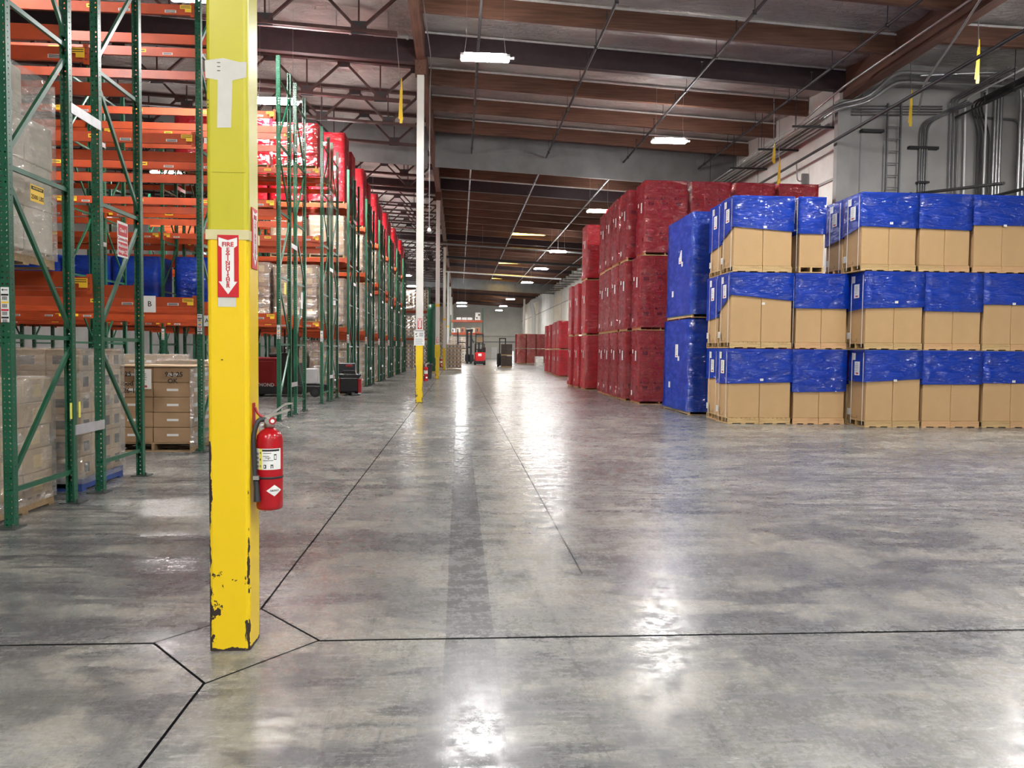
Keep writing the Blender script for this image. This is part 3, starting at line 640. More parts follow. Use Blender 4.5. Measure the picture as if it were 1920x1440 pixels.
        if detail:
            for k, c in enumerate('AMEREX'):
                a = .30+.115*k; put('lettering', text(c, .0125, K['ink'], .0003, width=.75), o, ((r+.0016)*math.sin(a), -(r+.0016)*math.cos(a), .105), a)
            for k, c in enumerate('ABC'):
                a = -.49; put('lettering', text(c, .014, K['ink'], .0004), o, ((r+.001)*math.sin(a), -(r+.001)*math.cos(a), .303-.035*k), a)
        put('wall_bracket', MB().box(-.0835, -.078, -.02, .02, .36, .56).tube(bend([(-.074, 0, .535), (-.06, 0, .50), (-.02, 0, .478)], .02), .007, 6).mesh('bracket', K['truck_red']), t)
        return t
    extinguisher((-.996, 4.12, .735), 0, 'large red fire extinguisher hanging on the side of the yellow column', True)
    extinguisher((-.996, 23.03, .645), 0, 'small-looking red extinguisher hung on the second, white and yellow column', False)
    extinguisher((-.990, 41.95, .65), 0, 'distant red extinguisher hung on the third column beside the grey bin', False)
columns()
# ---------------------------------------------------------------- pallet racks
RX, BAY, FD, GAP = -3.88, 4.36, 1.12, .56
RY = [6.88, 11.83, 16.86, 22.06, 27.2, 32.4, 37.55, 42.7, 47.9, 53.1]
LV = [2.25, 4.66, 6.53]
TOPZ = 7.78
def post_mesh(mat):
    # C section: web towards the aisle face (-y), lips turned back
    mb = MB(); w, d, t = .041, .036, .003
    for (x0, x1, y0, y1) in ((-w, w, -d, -d+t), (-w, -w+t, -d+t, d), (w-t, w, -d+t, d), (-w+t, -.018, d-t, d), (.018, w-t, d-t, d)): mb.box(x0, x1, y0, y1, .01, TOPZ)
    return mb.mesh('post', mat)
def racks():
    near, farm = post_mesh(K['green']), post_mesh(K['green_far'])
    foot = MB().box(-.10, .10, -.09, .09, 0, .012).tube([(.07, -.07, .01), (.07, -.07, .05)], .012, 6).tube([(-.07, .07, .01), (-.07, .07, .05)], .012, 6).mesh('foot_plate', K['plate'])
    zs = [.32, 1.66, 3.12, 4.52, 5.95, 7.3]
    def braces(flip):
        out = []
        for i, z in enumerate(zs): out.append(((.03, z), (FD-.03, z)))
        for i in range(len(zs)-1):
            a, b = zs[i]+.10, zs[i+1]-.10
            up = (i % 2 == 0) != flip
            out.append(((.04, a), (FD-.04, b)) if up else ((.04, b), (FD-.04, a)))
        return [MB().bar((0, ya, za), (0, yb, zb), .03, .042, up=(0, 0, 1)).mesh('brace', K['green_plain']) for (ya, za), (yb, zb) in out]
    BR = [braces(False), braces(True)]
    def beam_mesh():
        a, b = -BAY+.045, -.045; mb = MB()
        mb.box(a, b, -.022, .022, -.075, .048).box(a, b, -.012, .022, .048, .075)
        for x in (a, b): mb.box(x-.008 if x == a else x-.045, x+.045 if x == a else x+.008, -.046, -.022, -.11, .10)
        return mb.mesh('beam', K['orange'])
    BM = beam_mesh()
    pins = MB()
    for x in (-BAY+.06, -.06):
        for z in (-.06, 0, .06): pins.tube([(x, -.046, z), (x, -.050, z)], .008, 6)
    PIN = pins.mesh('pins', K['plate'])
    ye, wl, ym, ws = MB(), MB(), MB(), MB()
    ye.box(0, .16, -.0485, -.0465, .0, .055).box(.07, .16, -.0490, -.0465, -.045, .0)
    for k in range(2): ye.box(.01, .15, -.0495, -.0480, .012+.022*k, .02+.022*k, 1)
    wl.box(0, .16, -.0245, -.0225, -.05, -.012).box(.01, .15, -.0255, -.0240, -.045, -.035, 1).box(.01, .15, -.0255, -.0240, -.028, -.018, 1)
    ym.box(0, .18, -.0245, -.0225, -.02, .035).box(.02, .16, -.0250, -.0240, .0, .015, 1)
    SY, SW, SM = ye.mesh('sticker', [K['sticker_y'], K['ink']]), wl.mesh('barcode', [K['sticker_w'], K['ink']]), ym.mesh('sticker', [K['sticker_y'], K['ink']])
    def stick(b):
        for x in (-BAY+.07, -.235): put('capacity_sticker', SY, b, (x, 0, 0))
        for x in (-BAY+.32, -.46, -BAY*.36+.45): put('barcode_label', SW, b, (x, 0, 0))
        for x in (-BAY*.68, -BAY*.36): put('capacity_sticker', SM, b, (x, 0, 0))
    sp = MB().box(-.004, .004, 0, GAP+.07, -.05, .05).mesh('spacer', K['galv'])
    loc = MB(); loc.box(-.034, .034, -.003, 0, -.15, .15, 0)
    for k, mi in enumerate((3, 1, 2, 3)):
        z = .085-.065*k; loc.box(-.03, .03, -.0038, -.002, z-.008, z+.008, mi)
        for j in range(7): loc.box(-.022+.006*j, -.0185+.006*j, -.0038, -.002, z-.045, z-.014, 3)
    loc.box(-.022, .024, -.0038, -.002, .124, .130, 3); loc.add([(-.028, -.0038, .127), (-.012, -.0038, .138), (-.012, -.0038, .116)], [(0, 1, 2)], 3)
    LOC = loc.mesh('location_label', [K['sticker_w'], K['sticker_y'], K['red_ink'], K['ink']])
    bays = [1, 2, 2, 3, 2, 2, 2, 1, 1, 1]
    looks = ['standing before the yellow column, white plates between frames', 'its end post seen beside the yellow column', 'third along the lane, before the reach truck', 'fourth along the lane, behind it the reach truck', 'fifth along the lane, beside the pallet truck', 'sixth along the lane', 'seventh along the lane', 'eighth along the lane', 'last but one along the lane', 'last one along the lane']
    for k, y0 in enumerate(RY):
        t = thing('pallet_rack', 'double green rack with orange beams, %s' % looks[k], 'rack', (RX, y0, 0), 0, 'double pallet racks beside the lane')
        nb = bays[k]; pm = near if k < 4 else farm
        for r in range(2):
            ya = r*(FD+GAP)
            for n in range(nb+1):
                if k < 2 and n == nb: continue
                f = bpy.data.objects.new('upright_frame', None); C.objects.link(f); f.parent = t; f.location = (-BAY*n, ya, 0)
                for j, yy in enumerate((0, FD)):
                    p = put('post', pm, f, (0, yy+(.036 if j == 0 else -.036), 0), PI if j else 0); put('foot_plate', foot, f, (0, yy, 0))
                for b in BR[r]: put('brace', b, f)
                if n <= 1 and r == 0: put('location_label', LOC, f, (0, -.002, 1.93))
                if r == 1 and k == 1: pass
            for n in range(nb):
                for z in LV:
                    for j, yy in enumerate((0, FD)):
                        front = j == 0
                        b = put('beam', BM, t, (-BAY*n, ya+yy, z), 0)
                        if not front: b.rotation_euler = (0, 0, PI); b.location = (-BAY*n-BAY, ya+yy, z)
                        if k < 4 and front: stick(b)
                        if k < 2 and front: put('connector_pin', PIN, b)
        for n in range(nb+1):
            if k < 2 and n == nb: continue
            for z in (.74, 3.93, 6.2): put('row_spacer', sp, t, (-BAY*n+.045, FD-.04, z))
        if k == 0:
            o = put('load_sign', MB().bbox(0, .004, -.11, .11, -.075, .075, .001).mesh('sign', K['sticker_y']), t, (.03, .47, 2.96), label='yellow load limit sign hung from the brace')
            put('print', MB().box(.004, .0055, -.10, .10, .03, .062).mesh('print', K['ink']), o)
            put('lettering', text('2500 LBS', .055, K['ink'], .001), o, (.0052, 0, -.035), PI/2)
            put('lettering', text('MAX PER PALLET', .02, K['sticker_y'], .0005), o, (.0062, 0, .046), PI/2)
            o = put('height_sign', MB().bbox(0, .004, -.135, .135, -.20, .20, .001).mesh('sign', K['sticker_w']), t, (.03, 2.25, 2.80), label='red and white commodity height sign')
            put('panel', MB().box(.004, .005, -.12, .12, -.18, -.03).box(.004, .005, -.12, .12, .04, .17).mesh('panel', K['red_ink']), o)
            for s, z, mt in (('Class II', .105, 'sticker_w'), ('Commodity', .005, 'red_ink'), ('Maximum', -.07, 'sticker_w'), ('Height 22', -.135, 'sticker_w')):
                put('lettering', text(s, .058, K[mt], .001), o, (.0054, 0, z), PI/2)
            put('column_guard', MB().box(.042, .05, FD-.14, FD-.11, .86, 1.02).box(.042, .05, FD+.03, FD+.06, .86, 1.02).mesh('guard', K['label_yellow']), t)
        if k == 2:
            put('load_sign', MB().box(0, .004, -.1, .1, -.13, .13).mesh('sign', K['label_yellow']), t, (.03, .5, 2.9), label='pale yellow load sign')
            put('height_sign', MB().box(0, .004, -.1, .1, -.2, .2).mesh('sign', K['sticker_w']), t, (.03, 2.3, 2.75), label='pale pink height sign')
        if k == 1:
            o = put('bay_flag', MB().box(0, .2, -.002, .002, -.08, .08).mesh('flag', K['sticker_w']), t, (.06, .0, 1.98), label='white bay number flag'); put('lettering', text('A 30', .09, K['ink'], .0008), o, (.10, -.003, 0))
            o = put('bay_flag', MB().box(0, .14, -.002, .002, -.10, .10).mesh('flag', K['sticker_w']), t, (.06, -2.2, 2.1), label='white bay number flag'); put('lettering', text('B', .09, K['ink'], .0008), o, (.07, -.003, 0))
racks()
# ---------------------------------------------------------------- wrapped pallet loads
def pallet_mesh(w, d, mat, h=.14, fork='x'):
    """A deck-board pallet; stringers run along the fork axis."""
    mb = MB(); t = .02
    def B(a0, a1, b0, b1, z0, z1): mb.box(a0, a1, b0, b1, z0, z1) if fork == 'x' else mb.box(b0, b1, a0, a1, z0, z1)
    L, W = (w, d) if fork == 'x' else (d, w)
    for s in (-1, 0, 1):
        c = s*(W/2-.022); B(-L/2, L/2, c-.02, c+.02, t, h-t)
    n = 7
    for i in range(n):
        c = -L/2+.05+(L-.10)*i/(n-1); B(c-.045, c+.045, -W/2, W/2, h-t, h)
    for c in (-L/2+.05, 0, L/2-.05): B(c-.05, c+.05, -W/2, W/2, 0, t)
    return mb.mesh('wooden_pallet', mat)
def skirt(w, d, z0s, z1, top, jit, seed, nx=8, nz=8, flare=0.0, mat=None):
    """Film round four sides (and over the top); z0s = lower edge at the four corners."""
    rnd = random.Random(seed); mb = MB(); hx, hy = w/2, d/2; cs = [(-hx, -hy), (hx, -hy), (hx, hy), (-hx, hy)]
    per = []
    for c in range(4):
        a, b = cs[c], cs[(c+1) % 4]; za, zb = z0s[c], z0s[(c+1) % 4]
        for i in range(nx):
            t = i/nx; per.append((a[0]+(b[0]-a[0])*t, a[1]+(b[1]-a[1])*t, za+(zb-za)*t))
    n = len(per); vs = []
    for j in range(nz+1):
        for i, (x, y, z0) in enumerate(per):
            f = j/nz; L = math.hypot(x, y); o = 0 if i % nx == 0 else rnd.uniform(-jit, jit)
            o += flare*max(0, 1-f*nz/1.5)*(1+.5*rnd.random())
            vs.append((x*(1+o/L), y*(1+o/L), z0+(z1-z0)*f+(rnd.uniform(-jit, jit) if 0 < j < nz else 0)))
    mb.add(vs, [(j*n+i, j*n+(i+1) % n, (j+1)*n+(i+1) % n, (j+1)*n+i) for j in range(nz) for i in range(n)], 0, False)
    if top: mb.add([(x, y, z1) for x, y in cs], [(0, 1, 2, 3)], 0)
    me = mb.mesh('stretch_wrap', mat)
    me.polygons.foreach_set('use_smooth', [True]*len(me.polygons)); return me
_mc = {}
def cache(key, fn):
    if key not in _mc: _mc[key] = fn()
    return _mc[key]
def carton_mesh(w, d, h, mat, prints, side):
    """A carton; prints = list of (face, u0, u1, v0, v1, slot) in fractions of the face."""
    mb = MB().bbox(-w/2, w/2, -d/2, d/2, 0, h, min(.008, w*.03))
    e = .0015
    for f, u0, u1, v0, v1, s in prints:
        z0, z1 = h*v0, h*v1
        if f == 'y': mb.box(-w/2+w*u0, -w/2+w*u1, -d/2-e, -d/2, z0, z1, s)
        if f == 'x': mb.box(w/2, w/2+e, -d/2+d*u0, -d/2+d*u1, z0, z1, s)
        if f == '-x': mb.box(-w/2-e, -w/2, d/2-d*u1, d/2-d*u0, z0, z1, s)
    return mb.mesh('carton', [K[mat], K['print'], K['print_soft'], K['print_yellow'], K['sticker_w'], K['red_ink']])
def label_mesh(w, h, seed=1):
    """A paper label in the x-z plane facing -y."""
    mb = MB().box(-w/2, w/2, -.002, 0, -h/2, h/2); r = random.Random(seed); z = h*.36
    while z > -h*.4:
        a = r.uniform(-.4, -.25); mb.box(w*a, w*(a+r.uniform(.35, .6)), -.0028, -.002, z, z+h*.03, 1); z -= h*r.uniform(.08, .16)
    if h > .2: mb.box(-w*.2, w*.25, -.0028, -.002, -h*.42, -h*.33, 2)
    return mb.mesh('shipping_label', [K['sign_white'], K['ink_grey'], K['red_ink']])
FACE = {'-y': 0, 'x': PI/2, '-x': -PI/2}
def load(label, cat, group, cx, cy, z0, w, d, H, grid, carton, wrap=None, pallet='pallet', prints=(), labels=(), straps=(), side='y', wrapband=None, npal=1, fork='x', jit=.006, flare=0, seed=0, name='wrapped_pallet', rz=0, top=True, jitter_boxes=0, ph=.14, skip=(), lid=False):
    """One pallet load: pallet(s), cartons in a grid, film, labels. cx, cy = centre; z0 = underside."""
    t = thing(name, label, cat, (cx, cy, z0), rz, group); rnd = random.Random(seed)
    if pallet:
        pm = [pallet] if isinstance(pallet, str) else pallet
        for i in range(npal):
            m_ = pm[i % len(pm)]; pw = w/npal
            put('wooden_pallet', cache(('p', round(pw, 3), d, m_, fork, ph), lambda: pallet_mesh(pw-.01, d, K[m_], ph, fork)), t, (-w/2+pw*(i+.5), 0, 0))
    else: ph = 0
    nx, ny, nz = grid; bw, bd, bh = w/nx, d/ny, (H-ph)/nz; inset = .012
    cm = cache(('c', round(bw, 3), round(bd, 3), round(bh, 3), carton, tuple(prints)), lambda: carton_mesh(bw-.008-inset*2/nx, bd-.008-inset*2/ny, bh-.004, carton, prints, side))
    for k in range(nz):
        for j in range(ny):
            for i in range(nx):
                if 0 < j < ny-1 and 0 < i < nx-1 and k < nz-1: continue
                if (i, j, k) in skip: continue
                q = jitter_boxes
                put('carton', cm, t, (-w/2+inset+(w-2*inset)/nx*(i+.5)+rnd.uniform(-q, q), -d/2+inset+(d-2*inset)/ny*(j+.5)+rnd.uniform(-q, q), ph+bh*k))
    if wrap:
        z0s = wrapband if wrapband else (ph*.6,)*4
        if wrapband or flare or True:
            put('stretch_wrap', cache(('w', w, d, H, tuple(z0s), wrap, seed % 4, flare, top), lambda: skirt(w+.03, d+.03, z0s, H+.012, top, jit, seed % 4, mat=K[wrap], flare=flare)), t)
    if lid: put('top_sheet', MB().box(-w/2+.02, w/2+.01, -d/2-.01, d/2, H+.001, H+.011).mesh('sheet', K['cream']), t)
    for f, u, z, lw, lh in labels:
        off = {'-y': (u, -d/2-.025, z), '-x': (-w/2-.025, -u, z), 'x': (w/2+.025, u, z)}[f]
        put('shipping_label', cache(('l', lw, lh, int(z*50) % 5), lambda: label_mesh(lw, lh, int(z*50) % 5)), t, off, FACE[f])
    for f, u in straps:
        zt = H*.97
        if f == '-x': me = MB().box(-w/2-.022, -w/2-.016, u-.008, u+.008, ph*.3, zt)
        else: me = MB().box(u-.008, u+.008, -d/2-.022, -d/2-.016, ph*.3, zt)
        put('strap', me.mesh('strap', K['strap']), t)
    return t

def kraft_wall():
    H, w2 = 1.69, None
    # (x0, x1, y0, y1), position words; each column is three tiers high
    cols = [
     ('a', [(5.98, 7.42), (5.99, 7.40), (6.03, 7.38)], 16.70, .78, 'outer corner'),
     ('b', [(7.46, 8.66), (7.47, 8.66), (7.52, 8.10)], 16.68, .78, 'second from the blue column'),
     ('c', [(8.78, 10.02), (8.72, 10.02), (8.60, 9.84)], 16.03, .80, 'third from the blue column'),
     ('d', [(10.06, 11.38), (10.06, 11.34), (9.90, 11.05)], 16.03, .80, 'fourth from the blue column'),
     ('e', [(11.44, 12.74), (11.38, 12.68), (11.12, 12.44)], 16.03, .80, 'fifth from the blue column'),
     ('f', [(12.8, 14.1), (12.74, 14.04), (12.52, 13.8)], 16.03, .80, 'sixth from the blue column'),
     ('g', [(6.05, 7.50), (6.02, 7.42), (6.06, 7.42)], 17.60, .80, 'set back behind the outer corner'),
     ('h', [(8.80, 10.02), (8.74, 10.02), (8.62, 9.86)], 16.90, .80, 'set back behind the third front column')]
    cut = {  # lower edge of the blue film at the four corners (fl, fr, br, bl), by column and tier
     'a': [(.90, .94, .9, .88), (1.18, 1.06, .95, .80), (.99, .90, .85, .74)], 'b': [(.72, .74, .8, .8), (.90, .90, .9, .9), (.86, .86, .9, .82)],
     'c': [(.98, 1.06, .9, .98), (.88, .92, .85, .84), (.95, .92, .9, .80)], 'd': [(.94, .95, .9, .9), (.84, .83, .9, .9), (.93, .90, .9, .9)],
     'e': [(.98, .98, .9, .9), (1.0, 1.0, .9, .9), (1.02, 1.03, .9, .9)], 'f': [(.95, .95, .9, .9)]*3, 'g': [(1.0, 1.0, .9, .95), (.72, .8, .9, .66), (.70, .7, .7, .6)], 'h': [(.9, .9, .9, .86), (.84, .8, .8, .8), (.80, .8, .8, .70)]}
    tiers = ['floor tier', 'middle tier', 'top tier']
    for key, xs, y0, dp, where in cols:
        for k in range(3):
            x0, x1 = xs[k]; w = x1-x0; nx = 1 if w < .8 else 2
            yb = y0-(.0 if k < 2 else -.03)
            lab = []
            vis = key in 'aghc' or (key == 'b' and k > 0)
            if vis:
                lab = [('-x', .06, H-.42, .22, .30), ('-x', -.08, H-.16, .12, .15), ('-x', -.26, .30, .12, .14)]
            if key in 'cea' : lab = lab+[('-y', w*.02, 1.02 if key != 'a' else .99, .07, .05)]
            pal = ['pallet', 'pallet'] if key in 'acg' else (['pallet_pink', 'pallet_pink'] if (key in 'bd') != (k == 2) else ['pallet', 'pallet_pink'])
            load('kraft load with blue film cap, %s, %s' % (tiers[k], where), 'pallet load', 'kraft carton loads with blue caps', (x0+x1)/2, yb+dp/2, H*k+.001*k, w, dp, H-.026, (nx, 1, 1), 'kraft', 'wrap_blue', pal, (('-x', .22, .55, .02, .024, 2), ('-x', .22, .24, .02, .06, 2), ('-x', .53, .55, .02, .06, 2)), lab, [('-x', -dp*.38), ('-x', dp*.22)] if vis else [], wrapband=cut[key][k], npal=nx, seed=k+ord(key), jit=.004, fork='x' if nx == 2 else 'y', name='kraft_load', lid=True)
kraft_wall()

def blue_column():
    pr = (('-x', .1, .3, .3, .36, 1),)
    ls = [('-x', .1, 1.62, .26, .34), ('-x', .28, 1.42, .14, .12), ('-x', -.55, .70, .16, .16)]
    load('tall pallet load wrapped whole in blue film, standing on the floor', 'pallet load', 'blue film loads', 6.40, 20.15, 0, 1.24, 2.35, 2.42, (2, 3, 3), 'bluebox', 'wrap_blue_deep', 'pallet', pr, ls, fork='y', seed=1, flare=.03, jit=.016, name='blue_wrapped_load')
    load('taller pallet load wrapped whole in blue film, stacked on the lower blue one', 'pallet load', 'blue film loads', 6.42, 20.05, 2.455, 1.24, 2.30, 2.62, (2, 3, 3), 'bluebox', 'wrap_blue_deep', 'pallet', pr, ls, fork='y', seed=2, flare=.01, jit=.016, name='blue_wrapped_load')
blue_column()

RP = (('y', .22, .62, .30, .40, 1), ('y', .24, .60, .265, .28, 2), ('-x', .3, .6, .3, .4, 1))
def red_stack():
    T = 2.235; tiers = ['floor tier', 'middle tier', 'top tier']
    rows = [(5.40, 22.80, 'first row'), (5.30, 24.25, 'second row'), (5.28, 25.55, 'third row'), (5.30, 26.9, 'fourth row'), (5.36, 28.3, 'fifth row'), (5.12, 31.0, 'sixth row'), (5.05, 32.5, 'seventh row'), (5.0, 34.0, 'eighth row')]
    def one(x, y, k, label, bright=False, d=1.06, w=1.28, marks=False, first=False, top3=None):
        H = T-.02
        lab = [('-x', .18, H*.66, .13, .30), ('-x', -.22, H*.72, .10, .12), ('-x', -.30, H*.14, .12, .15)]
        t = load(label, 'pallet load', 'red wrapped loads', x+w/2, y+d/2, T*k, w, d, H, (3, 2, 2), 'redbox', 'wrap_red_bright' if bright else 'wrap_red', 'pallet', RP, lab, seed=int(y*10)+k, flare=.025, jit=.014, name='red_wrapped_load', fork='y')
        if first:
            for i in range(3):
                for j in range(2):
                    put('lettering', text('\u25B2Azar', .115, K['print'], .001), t, (-w/2+w/3*(i+.42), -d/2-.004, .14+(H-.14)/2*j+.52))
    for r, (x, y, nm) in enumerate(rows):
        for k in range(3):
            if r == 7 and k == 2: continue
            if r == 6 and k == 2: continue
            xx = x+(.10 if k == 2 and r == 0 else 0)
            one(xx, y, k, 'red wrapped load, %s, %s back from the blue loads' % (tiers[k], nm), bright=(r >= 5), first=(r == 0))
    for c in range(1, 4):
        for k in range(3):
            one(5.56+1.345*c, 22.8, k, 'red wrapped load, %s, %s stack in from the lane' % (tiers[k], ORD[c]), d=1.06, w=1.20, first=(k == 2 and c == 1))
    # farther stacks, two tiers each
    for r, (x, y, nm) in enumerate(((6.03, 46.3, 'first'), (6.10, 48.4, 'second'), (6.28, 50.6, 'third'), (6.36, 53.4, 'fourth'), (6.40, 56.0, 'fifth'))):
        for k in range(2):
            load('bright red two-tier stack beyond the tall red rows, %s pallet, %s tier' % (nm, 'floor' if k == 0 else 'upper'), 'pallet load', 'red loads beyond the tall rows', x+.6, y+.6, 1.66*k, 1.2, 1.2, 1.64+(.1 if k else 0), (2, 2, 2), 'redbox', 'wrap_red_bright', 'pallet', RP[:1], [('-x', .2, 1.1, .15, .25)], seed=r, flare=.02, jit=.018, name='red_wrapped_load', fork='y')
    for r, (x, y, nm) in enumerate(((6.95, 92.9, 'at the lane'), (8.15, 92.9, 'in the middle'), (9.35, 92.9, 'next to the wall'), (6.95, 94.6, 'behind the lane one'))):
        for k in range(2):
            load('dull red wrapped load in the most distant red stack, %s, %s tier' % (nm, 'floor' if k == 0 else 'upper'), 'pallet load', 'most distant red loads', x+.58, y+.6, 1.8*k, 1.1, 1.2, 1.78, (2, 2, 2), 'redbox', 'wrap_red', 'pallet', (), [], seed=r, jit=.014, name='red_wrapped_load', fork='y')
red_stack()
# ---------------------------------------------------------------- loads in the racks
def rack_loads():
    G = 'cartons stored in the racks'
    PB = (('x', .25, .75, .25, .72, 1), ('y', .2, .7, .3, .7, 1))
    PY = (('x', .30, .62, .2, .75, 3), ('y', .3, .7, .2, .75, 3))
    PS = (('x', .2, .8, .35, .6, 4), ('y', .35, .65, .42, .58, 4))
    B1 = LV[0]+.08
    # first rack: what stands in it and on it
    load('tan carton load in clear wrap on the floor of the first rack, on weathered pallet', 'pallet load', G, -4.66, 7.45, 0, 1.22, 1.03, 1.27, (3, 2, 5), 'tan', 'wrap_clear', 'pallet_old', PY, [], seed=1, jitter_boxes=.012, fork='y', jit=.012, name='carton_load')
    t = load('taller brown carton load with dark prints on a blue pallet in the first rack', 'pallet load', G, -4.64, 9.12, 0, 1.12, 1.03, 1.55, (3, 4, 6), 'tan', 'wrap_clear', 'pallet_blue', PB, [], seed=2, fork='y', jit=.008, name='carton_load')
    load('tall brown carton load in clear wrap behind it, deeper in the first rack', 'pallet load', G, -6.0, 9.12, 0, 1.22, 1.03, 1.55, (3, 3, 6), 'brown', 'wrap_clear', 'pallet_blue', PB, [], seed=3, fork='y', name='carton_load')
    load('shiny cling-wrapped cream carton load on the beams of the first rack', 'pallet load', G, -4.60, 7.44, B1, 1.2, 1.02, 1.78, (2, 2, 4), 'cream', 'wrap_clear', 'pallet_old', (), [], seed=0, jitter_boxes=.01, fork='y', jit=.014, name='carton_load', skip=((1, 1, 3),), top=False)
    # second rack
    t = load('brown carton load with handwritten dates and a white sheet in the second rack', 'pallet load', G, -4.60, 12.39, 0, 1.18, 1.02, 1.28, (2, 2, 5), 'brown', None, 'pallet_old', PS, [('x', .1, .6, .1, .05)], seed=4, fork='y', name='carton_load', jitter_boxes=.004)
    put('lid_board', MB().box(-.6, .6, -.53, .53, 1.282, 1.30).mesh('lid', K['tan']), t)
    o = put('paper_sheet', label_mesh(.24, .30, 3), t, (-.12, -.545, 1.10), label='white printed sheet')
    for s, x, z, sz in (('9-3-25', .33, 1.17, .10), ('OK', .31, 1.07, .10), ('9-3-25', -.42, 1.17, .10), ('Good', -.38, 1.03, .10), ('3,26-1', -.36, .92, .10)):
        put('handwriting', text(s, sz, K['ink'], .002), t, (x, -.545, z))
    put('stretch_wrap', MB().box(.56, .62, -.54, .54, .08, 1.27).mesh('wrap', K['wrap_clear']), t)
    load('pale wrapped carton load in the far half of the second rack', 'pallet load', G, -4.62, 14.07, 0, 1.2, 1.0, 1.35, (3, 2, 5), 'tan', 'wrap_clear', 'pallet', PS, [], seed=5, fork='y', name='carton_load')
    # third rack and on
    for j, x in enumerate((-7.28, -8.98, -10.31, -11.64)):
        load('dark blue film load on the first beams of the fourth rack, %s blue one in' % ORD[j], 'pallet load', 'blue film loads in the fourth rack', x, 22.62, B1, 1.2, 1.0, 1.75, (2, 2, 3), 'bluebox', 'wrap_blue_deep', 'pallet_old', (), [], seed=j, fork='y', name='blue_wrapped_load')
    kinds = {'b': ('brown', 'wrap_clear', PY, 'brown carton load'), 't': ('tan', 'wrap_clear', PS, 'tan carton load'), 'c': ('cream', 'wrap_clear', (), 'cream carton load'), 'k': ('kraft', 'wrap_clear', (('y', .1, .3, .2, .5, 3),), 'tall kraft carton load'), 'r': ('redbox', 'wrap_red_bright', (), 'bright red wrapped load'), 'w': ('whitebox', 'wrap_clear', PB, 'white carton load')}
    shelf = ['floor level', 'first beam level', 'second beam level', 'top beam level']
    zz = [0, LV[0]+.08, LV[1]+.08, LV[2]+.08]
    # rack -> list of (row, slot, level, kind, height)
    plan = {
     2: [(1, 2, 0, 't', 1.4)],
     3: [(0, 0, 1, 'b', 1.6), (1, 0, 1, 'b', 1.5), (0, 0, 3, 'r', 1.25), (0, 1, 3, 'r', 1.5), (0, 2, 3, 'r', 1.4), (0, 1, 1, 'b', 1.65), (1, 1, 1, 'b', 1.6), (1, 2, 2, 'b', 1.2)],
     4: [(0, 0, 0, 'b', 1.5), (0, 1, 0, 'b', 1.6), (1, 0, 0, 't', 1.6), (0, 0, 1, 'b', 1.7), (0, 1, 1, 't', 1.6), (1, 0, 1, 'b', 1.8), (0, 0, 2, 'k', 1.45), (0, 1, 2, 'k', 1.4), (1, 0, 2, 'c', 1.5), (0, 0, 3, 'r', 2.42), (0, 1, 3, 'r', 2.3), (0, 2, 3, 'r', 2.35), (1, 0, 3, 'r', 2.2)],
    }
    for k in range(5, 10):
        rnd = random.Random(k)
        plan[k] = [(r, s, lv, 'r' if lv == 3 else rnd.choice('bbtcbt' if lv else 'bbtb'), (2.4 if r == 0 else 2.2) if lv == 3 else rnd.uniform(1.45, 1.66 if lv == 2 else 2.0)) for r in range(2) for s in ((0, 1) if r == 0 else (0,)) for lv in range(4) if not (k == 4 and lv == 0 and r == 0 and s == 0 and False)]
    for k, items in plan.items():
        for r, s, lv, kd, h in items:
            c, wr, pr, nm = kinds[kd]; yc = RY[k]+FD/2+r*(FD+GAP); x = RX-.74-1.33*s
            g = (2, 2, 1) if kd == 'k' else ((2, 2, 2) if kd == 'r' else (3, 2, max(3, int(h/.3))))
            if k > 5: g = (2, 1, 3)
            load('%s, %s, %s half of the %s rack, %s' % (nm, shelf[lv], ('near', 'far')[r], ORD[k], ('by the lane', 'second slot in', 'third slot in')[s]), 'pallet load', G, x, yc, zz[lv], 1.2, 1.0, h, g, c, wr, 'pallet_old' if (k+lv) % 2 else 'pallet', pr, [('x', .1, h*.55, .14, .2), ('-y', .25, h*.5, .13, .16)] if kd != 'k' else [], seed=k+lv, fork='y', name='carton_load' if kd != 'r' else 'red_wrapped_load', jit=.008)
    # cross stacks at the far end of the racks
    for i, x in enumerate((-4.27, -3.04, -1.7, -.4)):
        for lv in range(3):
            if i == 3 and lv: continue
            if i == 2 and lv == 2: continue
            y = 60.475 if i < 2 else 62.3
            load('bottle-case load in clear wrap in the cross rack, %s, %s from the aisle end' % (('floor', 'first shelf', 'upper shelf')[lv], ORD[i]), 'pallet load', 'bottle cases in the cross rack', x, y, (0, 2.45 if i < 2 else 2.03, 4.6)[lv], 1.18, 1.0, (2.0, 1.75, 1.6)[lv], (4, 2, 6), 'tan', 'wrap_clear', 'pallet', (('y', .12, .45, .25, .75, 4), ('y', .55, .88, .25, .75, 1)), [], seed=i+lv, fork='y', name='bottle_case_load')
    t = thing('cross_rack', 'green and orange rack standing across the far end of the rack aisles', 'rack', (-2.35, 59.9, 0))
    for x in (-2.65, 0, 1.15-.6):
        if x > .3: continue
        for y in (0, 1.15): put('post', MB().box(x-.05, x+.05, y-.04, y+.04, 0, 6.4).mesh('post', K['green_plain']), t)
    for z in (2.38, 4.5):
        for y in (0, 1.15): put('beam', MB().box(-2.6, -.05, y-.03, y+.03, z-.07, z+.07).mesh('beam', K['orange']), t)
    t = thing('folded_tarp', 'tall dark green roll standing on end behind the second column', 'roll', (-1.78, 52.0, 0))
    put('roll', MB().lathe([(0, 0), (.36, 0), (.38, .3), (.37, 2), (.38, 4.2), (.30, 4.6), (0, 4.65)], 16).mesh('roll', K['green_plain']), t); put('base', MB().box(-.5, .5, -.5, .5, 0, .14).mesh('base', K['pallet']), t)
